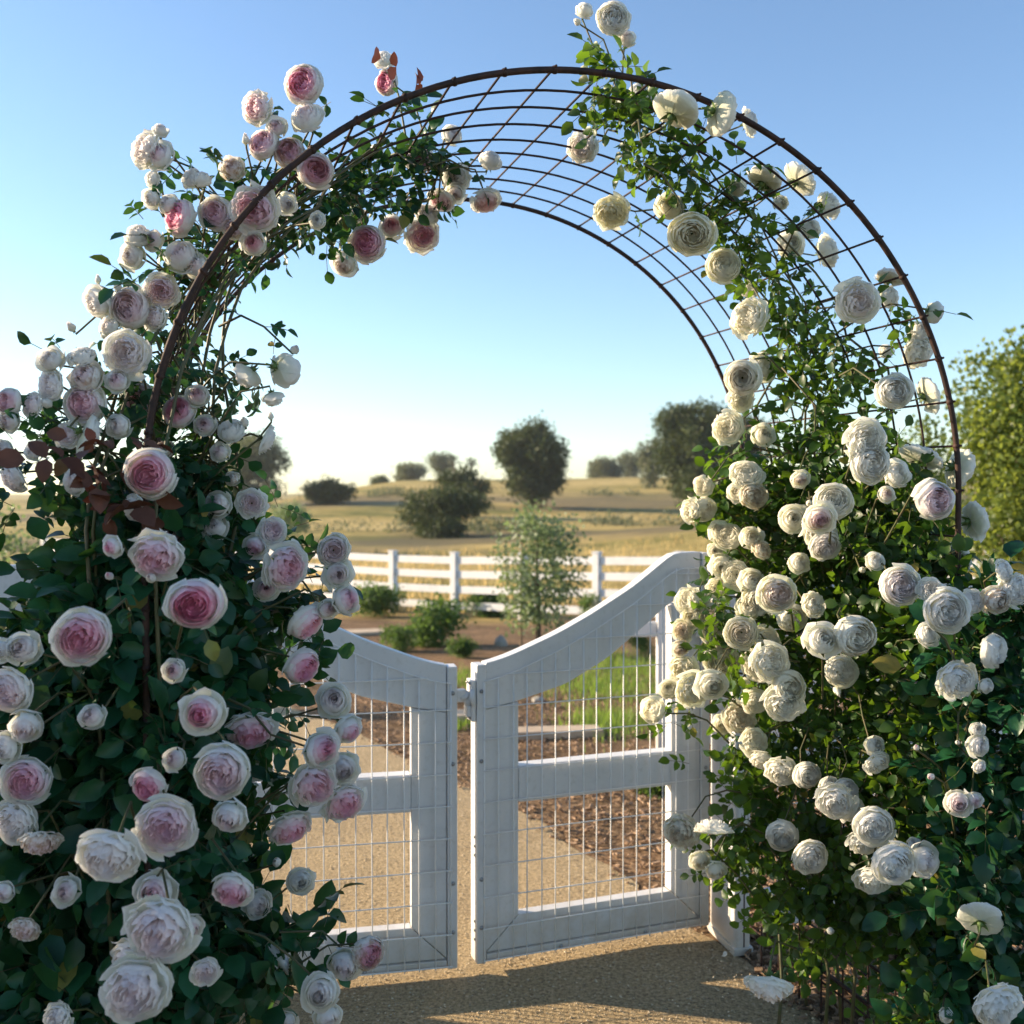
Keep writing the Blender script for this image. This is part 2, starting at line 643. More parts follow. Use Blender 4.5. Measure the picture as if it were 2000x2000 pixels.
def leaf(name, loc, rz, sg, label):
    root = empty(name, loc, rz, label, 'gate', 'pair of white garden gates')

    def X(x): return sg * x

    def bx(mb, x0, x1, y0, y1, z0, z1):
        a, b = sorted((X(x0), X(x1)))
        mb.box(a, b, y0, y1, z0, z1)

    def pr(mb, poly, y0, y1):
        mb.prism([(X(x), z) for x, z in poly], y0, y1)

    S0, S1 = .034, .150          # inner stile band
    zmb, zmt = .568, .690
    # stiles (mitred at the foot)
    mb = MB()
    pr(mb, [(S0, .081), (S1 - .001, .192), (S1 - .001, .905), (S0, .885)], -.022, .022)
    mb.build('stile', M_WHITE, root, bevel=.002)
    mb = MB()
    pr(mb, [(GW - S0, .081), (GW - S0, 1.25), (GW - S1 + .001, 1.196), (GW - S1 + .001, .192)], -.022, .022)
    mb.build('stile', M_WHITE, root, bevel=.002)
    mb = MB()
    pr(mb, [(S0 + .003, .080), (GW - S0 - .003, .080), (GW - S1 - .001, .190), (S1 + .001, .190)], -.0215, .0225)
    mb.build('bottom_rail', M_WHITE, root, bevel=.002)
    mb = MB()
    pr(mb, [(S1, zmb), (GW - S1, zmb), (GW - S1, zmt), (S1, zmt)], -.027, .03)
    mb.build('middle_rail', M_WHITE, root, bevel=.004)
    # curved top rail
    top = smoothed(ZT, S0, GW - S0, 30)
    bot = smoothed(ZB, S1, GW - S1, 24)
    mb = MB()
    poly = top + [(GW - S0, 1.252)] + list(reversed(bot)) + [(S0, .887)]
    vs_t = poly
    # build as a ribbon of quads so the curved faces stay clean
    nn = 30
    T = smoothed(ZT, S0, GW - S0, nn)
    Bc = []
    for i in range(nn + 1):
        x = T[i][0]
        if x < S1: z = .887 + (interp(ZB, S1) - .887) * (x - S0) / (S1 - S0)
        elif x > GW - S1: z = interp(ZB, GW - S1) + (1.252 - interp(ZB, GW - S1)) * (x - GW + S1) / (S1 - S0)
        else: z = (interp(ZB, x - .02) + interp(ZB, x) * 2 + interp(ZB, x + .02)) / 4
        Bc.append((x, z))
    vs = []; fs = []
    for (x, zt), (_, zb) in zip(T, Bc):
        vs += [(X(x), -.024, zb), (X(x), -.024, zt), (X(x), .026, zt), (X(x), .026, zb)]
    for i in range(nn):
        a = i * 4
        for k in range(4):
            q = (a + k, a + (k + 1) % 4, a + 4 + (k + 1) % 4, a + 4 + k)
            fs.append(q if sg < 0 else tuple(reversed(q)))
    fs.append((0, 1, 2, 3) if sg > 0 else (3, 2, 1, 0)); e = nn * 4
    fs.append((e + 3, e + 2, e + 1, e) if sg > 0 else (e, e + 1, e + 2, e + 3))
    mb.add(vs, fs)
    mb.build('curved_top_rail', M_WHITE, root, bevel=.003)
    # edge channels and the lower channel
    for x0, x1, zt in ((0, .032, 1.036), (GW - .032, GW, 1.386)):
        mb = MB()
        bx(mb, x0, x1, -.034, .034, .05, zt)
        mb.build('edge_channel', M_WHITE, root, bevel=.003)
    mb = MB()
    bx(mb, .034, GW - .034, -.031, .031, .052, .078)
    mb.build('lower_channel', M_WHITE, root, bevel=.003)
    # welded wire
    mb = MB()
    yw = -.040
    xs = [.022 + .0508 * i for i in range(17)]
    for i, x in enumerate(xs):
        x += .0015 * math.sin(i * 3.7)
        mb.tube([(X(x), yw, .052), (X(x + .0008), yw - .0012 * math.sin(i), .5), (X(x), yw, interp(ZT, x) - .055)], .0021, 5)
    z = .062
    k = 0
    while z < 1.34:
        # clip to where the leaf is tall enough
        xa = .018
        while interp(ZT, xa) - .05 < z and xa < GW: xa += .01
        if xa < GW - .06:
            mb.tube([(X(xa), yw - .0034, z), (X((xa + GW) / 2), yw - .0034, z + .002 * math.sin(k * 1.9)), (X(GW - .02), yw - .0034, z)], .0021, 5)
        z += .1045; k += 1
    pts = [(X(x), yw - .003, z - .055) for x, z in smoothed(ZT, .02, GW - .02, 26)]
    mb.tube(pts, .0021, 5)
    mb.build('welded_wire', M_WIRE, root, smooth=True)
    for x, zz in ((.015, .95), (.015, .72), (.015, .33), (.015, .17), (GW - .016, .25), (GW - .016, .62), (GW - .016, 1.2), (.30, .064), (.62, .064)):
        b = MB()
        b.ball((X(x), -.0355 if zz > .1 else -.033, zz), .0075, sq=(1, .6, 1), n=6, m=4)
        b.build('bolt', M_BOLT, root, smooth=True)
    # hinges on the post side
    for zz in (.28, 1.12):
        h = MB()
        h.tube([(X(GW + .008), -.01, zz - .05), (X(GW + .008), -.01, zz + .05)], .008, 8)
        bx(h, GW - .06, GW + .004, -.044, -.036, zz - .03, zz + .03)
        h.build('hinge', M_WHITE, root, smooth=False)
    return root


ANG_R, ANG_L = R(20.4), R(11.5)
gr = leaf('garden_gate', (-.126, 3.365, 0), ANG_R, 1, 'white wire-meshed gate with curved top rail and latch, beside the white roses')
gl = leaf('garden_gate', (-.184, 3.34, 0), ANG_L, -1, 'white wire-meshed gate with curved top rail, half hidden behind the pink roses')
# latch on the meeting edge of the right gate
lt = MB()
lt.box(-.016, -.002, -.030, .030, .85, .985)
lt.build('latch', M_WHITE, gr, bevel=.003)
latch = bpy.data.objects['latch']
lv = MB()
lv.tube([(-.020, -.010, .945), (-.034, -.012, .93), (-.050, -.012, .925)], [.010, .011, .008], 8)
lv.tube([(-.012, -.026, .955), (-.018, -.034, .93), (-.012, -.038, .905)], [.008, .010, .006], 8)
lv.ball((-.022, -.006, .915), .015, sq=(1, 1, 1.4), n=8, m=6)
lv.build('latch_lever', M_WHITE, latch, smooth=True)
lv = MB()
lv.box(-.062, -.030, -.016, .012, .915, .955)
lv.box(-.030, -.014, -.020, .014, .865, .900)
lv.build('striker', M_WHITE, latch, bevel=.003)
lv = MB()
for zz in (.86, .975, .895):
    lv.ball((-.018, -.012, zz), .0055, n=6, m=4)
    lv.ball((-.018, .014, zz), .0055, n=6, m=4)
lv.build('latch_screw', M_BOLT, latch, smooth=True)
sc_ = MB()
for zz in (.40, .43, .46, .12, .15, .18):
    sc_.box(-.0025, .001, -.012, -.004, zz, zz + .008)
sc_.build('spare_bracket', M_BOLT, gr)


# ------------------------------------------------------------------ posts and side fences
def post(loc, rz, label, h=1.385):
    r = empty('gate_post', loc, rz, label, 'post', 'gate posts')
    mb = MB(); mb.box(-.030, .030, 0, .215, 0, h); mb.build('shaft', M_WHITE, r, bevel=.012)
    mb = MB(); mb.box(-.040, .040, -.010, .225, h + .001, h + .018)
    mb.prism([(-.034, h + .018), (.034, h + .018), (0, h + .045)], 0, .215)
    mb.build('cap', M_WHITE, r, bevel=.003)
    mb = MB(); mb.box(-.036, .036, -.006, .221, 0.004, .03); mb.build('base_trim', M_WHITE, r, bevel=.002)
    return r


pr_ = post((.797, 3.505, 0), R(13), 'white vinyl gate post at the foot of the white climbing rose')
pl_ = post((-1.11, 3.07, 0), R(16), 'white vinyl gate post hidden behind the pink climbing rose')


def side_fence(loc, rz, length, label, ztop=1.37):
    r = empty('rail_fence', loc, rz, label, 'fence', 'white garden fences')
    for z0, z1 in ((.06, .19), (.60, .73), (ztop - .14, ztop)):
        mb = MB(); mb.box(0, length, -.02, .02, z0, z1); mb.build('rail', M_WHITE, r, bevel=.004)
    n = max(1, int(abs(length) / 1.8))
    for k in range(1, n + 1):
        mb = MB(); x = length * k / n
        mb.box(x - .05, x + .05, -.051, .051, 0, ztop + .04)
        mb.box(x - .06, x + .06, -.06, .06, ztop + .042, ztop + .06)
        mb.build('post', M_WHITE, r, bevel=.006)
    mb = MB()
    x = .03
    while x < abs(length):
        mb.tube([(math.copysign(x, length), -.027, .06), (math.copysign(x, length), -.027, ztop - .03)], .0016, 4); x += .0508
    z = .08
    while z < ztop - .02:
        mb.tube([(0, -.030, z), (length, -.030, z)], .0016, 4); z += .1045
    mb.build('welded_wire', M_WIRE, r)
    return r


side_fence((.90, 3.61, 0), R(18), 4.2, 'white rail fence with wire running right from behind the white roses', 1.27)
fl = side_fence((-1.17, 3.14, 0), R(17) + math.pi, 3.6, 'white rail fence running left from behind the pink roses', 1.385)

# short fence behind the right gate
r = empty('rail_fence', (.905, 6.1, 0), 0, 'short white fence panel seen through the right gate', 'fence', 'white garden fences')
mb = MB(); mb.box(-.04, .04, -.04, .04, hz(0, 6.1), .93); mb.box(-.05, .05, -.05, .05, .931, .95); mb.build('post', M_WHITE, r, bevel=.004)
for zz in (.74, .40, .10):
    mb = MB(); mb.box(-.19 if zz > .7 else -.0415, -.041, -.015, .015, zz, zz + .09); mb.box(.041, 2.2, -.015, .015, zz, zz + .09); mb.build('rail', M_WHITE, r, bevel=.004)
mb = MB(); mb.box(2.2, 2.28, -.04, .04, hz(0, 6.1), .93); mb.build('post', M_WHITE, r, bevel=.004)

# four-rail paddock fence
rf = empty('paddock_fence', (-1.21, 21.6, -1.02), 0, 'four-rail white paddock fence crossing below the dry hills', 'fence')
posts = [(-1.21 + 1.42 * k - .03 * k * abs(k) * .0, 21.6 - 1.0 * k) for k in range(-9, 8)]
for i, (x, y) in enumerate(posts):
    z = hz(x, y)
    mb = MB()
    M = Matrix.Translation((x + 1.21, y - 21.6, z + 1.02)) @ Matrix.Rotation(R(-35), 4, 'Z')
    mb.box(-.07, .07, -.07, .07, -.1, 1.34, M=M)
    mb.box(-.085, .085, -.085, .085, 1.341, 1.37, M=M)
    mb.build('post', M_WHITE, rf, bevel=.01)
for z0 in (.16, .50, .82, 1.12):
    mb = MB()
    for (x0, y0), (x1, y1) in zip(posts, posts[1:]):
        a = Vector((x0 + 1.21, y0 - 21.6, hz(x0, y0) + 1.02 + z0)); b = Vector((x1 + 1.21, y1 - 21.6, hz(x1, y1) + 1.02 + z0))
        d = (b - a); nrm = Vector((d.y, -d.x, 0)).normalized() * .02
        a2 = a + d * .045; b2 = b - d * .045
        up = Vector((0, 0, .15))
        vs = [a2 - nrm, b2 - nrm, b2 + nrm, a2 + nrm, a2 - nrm + up, b2 - nrm + up, b2 + nrm + up, a2 + nrm + up]
        mb.add(vs, [(0, 3, 2, 1), (4, 5, 6, 7), (0, 1, 5, 4), (1, 2, 6, 5), (2, 3, 7, 6), (3, 0, 4, 7)])
    mb.build('rail', M_WHITE, rf)


# ------------------------------------------------------------------ vegetation helpers
def nrm(v):
    l = np.linalg.norm(v)
    return v / l if l > 1e-9 else np.array([0, 0, 1.])


LEAF_UV = []
for v_, w_ in ((0, 0.0), (.26, .31), (.56, .36), (.83, .21), (1.0, 0.0)):
    LEAF_UV.append((v_, w_))


def add_leaf(mb, base, d, nn_, L, wd, col, curl=.25, fold=.25):
    """one leaflet: pointed oval folded on its midrib and bent towards the tip"""
    s_ = nrm(np.cross(d, nn_)); nn_ = np.cross(s_, d)
    vs = [base]
    mids = []
    for v_, w_ in LEAF_UV[1:-1]:
        c = base + d * (L * v_) - nn_ * (curl * L * v_ * v_)
        off = s_ * (wd * w_ * L); up = nn_ * (fold * wd * w_ * L)
        vs += [c - off + up, c, c + off + up]
    vs.append(base + d * L - nn_ * curl * L)
    fs = [(0, 2, 1), (0, 3, 2)]
    for k in range(2):
        a = 1 + 3 * k
        fs += [(a, a + 1, a + 4, a + 3), (a + 1, a + 2, a + 5, a + 4)]
    fs += [(7, 8, 10), (8, 9, 10)]
    yl = 0 if rng.random() > .03 else rng.random() * .8
    mb.add(vs, fs, (col, col, yl))


def add_spray(mb, cane, base, d, up, L, n=5, jit=.25, stemr=.0009):
    """compound rose leaf"""
    s_ = nrm(np.cross(d, up)); up = nrm(np.cross(s_, d))
    rl = L * 1.75
    tone = rng.random()
    tip = base + d * rl - up * rl * .15
    if cane is not None:
        cane.tube([base, base + d * rl * .5, tip], stemr, 3, cap=False)
    k = (n - 1) // 2
    for i in range(k):
        f = .35 + .6 * i / max(1, k)
        p = base + d * rl * f - up * rl * .15 * f * f
        for sg in (-1, 1):
            dd = nrm(s_ * sg * 1.0 + d * .45 + rng.normal(size=3) * jit * .5)
            nn_ = nrm(up + rng.normal(size=3) * jit)
            ll = L * (.72 + .2 * i / max(1, k)) * (.9 + .25 * rng.random())
            add_leaf(mb, p, dd, nn_, ll, .98, min(1, max(0, tone + rng.normal() * .15)), .2 + .25 * rng.random(), .2 + .4 * rng.random())
    add_leaf(mb, tip, nrm(d - up * .3 + rng.normal(size=3) * .15), nrm(up + rng.normal(size=3) * jit), L * 1.05, .98, tone, .25, .3)


def blob_sprays(mb, cane, blobs, L, density=1., face=None, n5=5):
    """blobs: (centre, radii(3), count)"""
    for c, rad, cnt in blobs:
        c = np.array(c); rad = np.array(rad)
        for _ in range(int(cnt * density)):
            q = nrm(rng.normal(size=3))
            rr = .35 + .65 * rng.random() ** .5
            p = c + q * rad * rr
            out = nrm(q + rng.normal(size=3) * .35)
            d = nrm(out * .7 + rng.normal(size=3) * .6 + np.array([0, 0, .05]))
            up = nrm(out * .8 + np.array([0, -.35, .55]) + rng.normal(size=3) * .4)
            if abs(np.dot(d, up)) > .9: up = nrm(up + np.array([.5, .2, 0]))
            add_spray(mb, cane, p, d, up, L * (.7 + .5 * rng.random()), n5 if rng.random() < .75 else 3)


# ------------------------------------------------------------------ rose blooms
def petal(mb, phi, R0, z0, R1, zt, wid, inward, ruf, tint0, tint1, green, th=0.0, twist=0., nu=6, nv=6, sw=.07):
    """cupped petal: rises from the base (R0,z0), bulges to radius R1 and ends at height zt leaning by `inward`"""
    vs = []; cs = []
    ph = rng.random() * 6.28; k1 = 1.5 + 2 * rng.random()
    notch = .03 + .06 * rng.random()
    for j in range(nv + 1):
        v = j / nv
        rho = R0 + (R1 - R0) * math.sin(min(1, v * 1.3) * math.pi / 2) + inward * R1 * smooth(.5, 1, v) * (1 if R1 > .3 else .6)
        for i in range(nu + 1):
            u = -1 + 2 * i / nu
            sh = (1 - .30 * abs(u) ** 2.6 - notch * math.exp(-(u * 4) ** 2))   # rounded tip, faint notch
            vv = v * sh
            z = z0 + (zt - z0) * (vv ** 1.25)
            wv = wid * (.42 + .58 * math.sin(min(1., v * 1.35) * math.pi / 2))
            a = phi + u * wv + twist * v
            rr = rho * (1 + ruf * v * v * math.sin(u * k1 * 2.2 + ph) + sw * u * v)
            z += ruf * .8 * R1 * v * v * math.sin(u * (k1 + 1) * 2.0 + ph * 1.7)
            vs.append((rr * math.cos(a), rr * math.sin(a), z))
            t_ = tint0 + (tint1 - tint0) * v
            cs.append((t_, 0, green * (1 - v) ** 1.2))
    fs = []
    for j in range(nv):
        for i in range(nu):
            a = j * (nu + 1) + i
            fs.append((a, a + 1, a + nu + 2, a + nu + 1))
    mb.add(vs, fs, cs)


def make_bloom(kind, seed):
    global rng
    keep = rng
    rng = np.random.default_rng(seed)
    mb = MB()
    # radius, tip height, petals, half width, inward lean, ruffle, tint, green claw
    if kind == 'full':        # wide open quartered rosette
        rings = [(1.04, .05, 5, .84, -.02, .035, 0, 1), (.98, .18, 6, .74, -.10, .03, 0, .6), (.90, .27, 6, .66, -.13, .03, .25, .3), (.80, .33, 7, .58, -.15, .035, .45, .1),
                 (.70, .38, 7, .55, -.17, .04, .6, 0), (.60, .41, 6, .58, -.18, .05, .75, 0), (.50, .43, 6, .56, -.2, .06, .85, 0),
                 (.40, .43, 5, .62, -.2, .07, .78, 0), (.30, .42, 5, .62, -.2, .09, .9, 0), (.20, .40, 4, .75, -.15, .1, 1, 0), (.10, .37, 4, .8, 0, .1, 1, 0)]
        zb = -.50
    elif kind == 'globe':     # deep cup, outer petals closing round a swirled heart
        rings = [(1.0, .10, 4, 1.0, -.04, .03, 0, 1), (1.0, .34, 5, .86, -.16, .025, 0, .7), (.95, .44, 5, .80, -.24, .02, .25, .4), (.84, .47, 5, .78, -.24, .025, .6, .1),
                 (.73, .48, 5, .74, -.24, .03, .8, 0), (.62, .49, 5, .72, -.24, .04, .8, 0), (.51, .48, 5, .68, -.22, .05, .9, 0), (.40, .47, 5, .65, -.2, .06, 1, 0),
                 (.29, .45, 5, .62, -.2, .07, 1, 0), (.19, .43, 4, .75, -.15, .08, 1, 0), (.09, .41, 3, .9, 0, .08, 1, 0)]
        zb = -.62
    elif kind == 'cup':       # half open, pointed inner roll
        rings = [(1.0, .20, 4, .95, .10, .05, 0, 1), (.88, .58, 4, 1.0, -.14, .025, 0, .8), (.80, .70, 4, 1.0, -.28, .02, .3, .4), (.68, .76, 4, .95, -.36, .02, .6, 0),
                 (.54, .78, 4, .95, -.40, .03, .6, 0), (.40, .79, 4, .9, -.40, .04, .85, 0), (.26, .79, 4, .85, -.35, .04, 1, 0), (.13, .78, 3, 1., -.1, .04, 1, 0)]
        zb = -.62
    elif kind == 'blown':     # loose, reflexed outer petals
        rings = [(1.12, -.16, 5, .74, .04, .06, 0, 1), (1.06, .02, 6, .66, -.02, .06, 0, .6), (.95, .16, 6, .62, -.08, .06, .2, .3), (.83, .26, 6, .60, -.12, .07, .4, 0),
                 (.71, .34, 6, .6, -.15, .08, .6, 0), (.59, .39, 6, .58, -.18, .09, .75, 0), (.47, .41, 5, .62, -.2, .1, .7, 0), (.35, .41, 5, .6, -.2, .11, .85, 0),
                 (.23, .38, 4, .7, -.15, .12, 1, 0), (.11, .35, 4, .8, 0, .1, 1, 0)]
        zb = -.48
    else:                     # bud
        rings = [(.62, .55, 3, 1.2, -.35, .02, 0, 1), (.52, .95, 3, 1.25, -.55, .02, .15, .5), (.42, 1.02, 3, 1.2, -.6, .02, .5, .1), (.28, 1.04, 3, 1.2, -.6, .02, .9, 0)]
        zb = -.62
    ph0 = rng.random() * 6
    for ri, (R1, zt, n, wid, inw, ruf, tint, green) in enumerate(rings):
        ph0 += .45 + .5 * rng.random()
        cx = .03 * rng.normal() * (1 if ri > 3 else 0)
        for k in range(n):
            phi = ph0 + 2 * math.pi * k / n + rng.normal() * .13
            r1 = R1 * (1 + rng.normal() * .05)
            z1 = zt + rng.normal() * .02
            petal(mb, phi, .06, zb + .03 * ri, r1, z1, wid * (1 + rng.normal() * .08), inw + rng.normal() * .03, ruf * (1 + .4 * rng.normal()),
                  max(0, tint - .12), min(1, tint + (.10 if tint > .1 else 0)) , green * (.35 + .4 * rng.random()), twist=rng.normal() * .1,
                  nu=7 if ri < 6 else 6, nv=6 if ri < 6 else 5, sw=(.04 if ri < 3 else .06))
    me = mb.mesh('bloom_' + kind, M_PETAL, smooth=True)
    rng = keep
    return me


def make_calyx():
    mb = MB()
    mb.ball((0, 0, -.64), .17, sq=(1, 1, 1.1), n=8, m=6)
    for k in range(5):
        a = 2 * math.pi * k / 5
        pts = []
        for v in (0, .35, .7, 1):
            rr = .12 + .36 * v; z = -.56 - .02 * math.sin(v * 2.4) - .30 * v * v
            pts.append((rr, z, .13 * (1 - v ** 1.5) + .01))
        vs = []
        for rr, z, h in pts:
            for sg in (-1, 1):
                vs.append((rr * math.cos(a) - sg * h * math.sin(a), rr * math.sin(a) + sg * h * math.cos(a), z))
        mb.add(vs, [(0, 1, 3, 2), (2, 3, 5, 4), (4, 5, 7, 6)])
    mb.tube([(0, 0, -.7), (0, 0, -1.25)], .05, 6)
    return mb.mesh('calyx', M_SEPAL, smooth=True)


BM = {'F': [make_bloom('full', s) for s in (11, 12, 13, 14, 15, 16)], 'G': [make_bloom('globe', s) for s in (21, 22, 23, 24)],
      'C': [make_bloom('cup', s) for s in (31, 32, 33, 34)], 'O': [make_bloom('blown', s) for s in (41, 42, 43, 44)], 'B': [make_bloom('bud', s) for s in (51, 52)]}
CALYX = make_calyx()

# photograph position (2000 px frame), radius, kind, pinkness, screen tilt of the face; trailing 'k' = seen from behind
PINK = '''455 330 24 C .15 -.2 .1|540 250 20 C .3 .1 .2|330 400 20 C .1 -.3 .2|455 445 24 O .35 -.1 -.1|385 520 24 C .2 -.1 0|300 620 26 O .2 -.3 0|215 640 22 C .1 -.2 .3|140 640 15 B .1 -.2 .6|300 470 20 C .25 -.2 0|60 790 24 O .2 -.3 0|230 745 24 C .3 0 .2|130 850 24 O .2 -.2 0|70 880 20 C .1 -.1 .3|400 830 22 C .3 .2 0|520 1150 24 C .4 .3 0|640 1190 20 C .3 .4 .1|340 1310 22 C .4 0 .2|180 1400 26 C .2 0 .2|130 1740 26 C .25 -.1 0|400 1900 28 O .2 .1 -.1|592 165 40 G .85 -.3 .1|498 210 34 O .45 -.5 -.2|600 232 32 C .2 0 .6|480 274 13 B .1 0 .8|514 281 35 G .5 -.4 .2|565 297 33 F .6 0 0|616 332 38 G .6 .3 -.2
279 290 34 O .1 -.6 0|314 305 28 C .4 -.2 .2|313 256 15 C .05 .2 .6|299 350 17 C 0 -.3 .1|297 387 20 C .05 -.3 -.4|373 346 21 O 0 -.2 .3|395 352 17 C 0 0 .7
350 425 41 G .95 -.25 0|420 417 37 F .45 -.1 0|496 408 46 F .6 -.1 -.1|560 398 20 C .1 .3 -.3|496 476 24 C .75 0 0|270 463 26 C .05 0 .6|259 500 24 C .1 -.2 -.2
357 503 34 C .2 0 .4|315 568 34 O .4 .2 -.2|192 588 30 C .05 -.3 -.3|230 560 14 B 0 .3 .6|192 547 10 B 0 0 .8|253 601 44 G .3 0 0|246 690 46 F .15 0 .05
750 118 19 C 0 0 .5|754 161 28 G .95 -.45 -.1|817 311 29 G .65 0 -.2|883 264 20 C .1 .2 .2|957 315 22 C 0 0 .6|890 348 27 F .05 -.2 -.3|861 393 26 O .6 -.2 -.6|890 378 18 C .2 0 -.4
950 395 29 O .5 0 -.75|716 475 38 F .85 0 -.1|765 444 25 C .85 0 0|825 460 34 F .75 .1 -.3|672 514 26 C .15 -.2 -.6|669 424 20 C .4 -.3 0|698 428 21 C .05 .2 .5|835 417 22 O .1 .2 .3|806 391 12 B 0 0 .8
620 431 16 C 0 0 0|734 297 15 C .1 0 .3|100 703 27 C .05 -.3 .2|158 694 26 O 0 .1 .5|96 752 30 O .1 -.5 .1|92 788 17 B 0 0 .2|170 739 34 C .25 0 .4|163 788 44 F .5 0 -.1
270 785 40 F .5 -.1 -.1|348 803 34 G .85 0 .4|386 774 22 C .4 .3 .3|16 785 31 G .45 -.2 0|18 822 20 C .2 0 0|178 850 38 O .05 0 .1 k|232 832 25 C .1 0 0|293 926 51 G .75 0 0
318 880 20 C .4 0 .6|149 940 27 C .1 -.3 .1|22 937 29 O .15 -.3 -.3|5 880 22 C .1 0 0|259 993 29 O .05 -.4 -.1|326 1038 43 O .5 .2 .1|304 1089 50 O .6 -.1 -.5|221 1067 22 C .85 -.3 -.2
295 1129 17 B .2 0 .3|214 1125 14 B .8 0 .4|380 1180 58 G 1 .2 -.05|159 1245 62 F .8 -.05 -.1|556 721 33 C .05 .2 -.1 k|484 734 25 C 0 -.2 -.3 k|576 683 15 B .05 .3 .4|533 778 22 C 0 .1 -.5 k
529 814 11 B 0 .1 .8|524 861 31 O .05 .4 -.2 k|453 843 25 C 0 0 .5|431 883 19 C .2 0 .2|478 825 15 B 0 0 .5|454 935 14 C 0 0 .2|492 983 30 O .25 .3 0|534 1037 28 O .3 .3 .2|500 1066 25 C .55 0 -.2
426 986 26 C .2 -.1 0|562 1109 46 O .6 .6 -.1|652 1075 33 F .25 .3 .1|660 1122 27 C .2 .2 0|674 1172 29 C .6 .6 .3|598 1216 42 G .75 .65 -.4|592 1302 40 G .85 .65 -.35|417 1031 26 C .1 .2 .3
15 1350 50 F .3 -.2 0|50 1418 33 C .2 .1 -.2|10 1460 30 C .1 -.2 0|45 1267 33 C .15 0 .2|4 1270 24 C .05 0 0|50 1525 50 F .65 0 -.05|25 1608 44 O .1 -.1 0|78 1650 38 O .35 .1 -.6
397 1392 42 C .95 0 0|490 1432 46 O .85 .45 -.7|431 1510 56 F .35 0 0|342 1483 22 C .25 -.2 .2|290 1535 40 G .9 -.2 -.1|324 1615 56 O .5 .1 -.25|207 1677 60 O .12 0 -.45|449 1593 34 C .25 0 -.4
569 1622 44 O .8 .35 -.55|616 1535 46 O .6 .65 -.3|670 1500 30 C .15 .3 0|674 1572 41 O .8 .6 -.4|627 1463 37 C .8 .65 -.1|678 1423 30 C .7 .55 -.5|652 1369 33 C .15 .2 .3
304 1742 39 C .45 .15 0|308 1822 66 O .25 0 -.3|368 1812 28 C .45 .3 -.2|254 1880 46 O .15 -.2 -.2|261 1938 66 F .2 0 -.1|453 1742 42 F .75 0 -.1|503 1767 27 C .1 .3 0|47 1818 28 O .3 -.2 -.3|8 1742 20 C .2 0 0
543 1865 36 O .15 0 .2 k|540 1684 16 B 0 0 .5|587 1720 26 C 0 .2 .1|627 1938 37 C .1 0 .2|641 1985 28 C .1 .2 -.2|720 1862 38 G .75 .7 -.1|674 1883 32 C .15 0 -.3|500 1506 20 C .2 .3 0|110 1990 30 O .1 0 0|560 1995 20 C .1 0 0'''
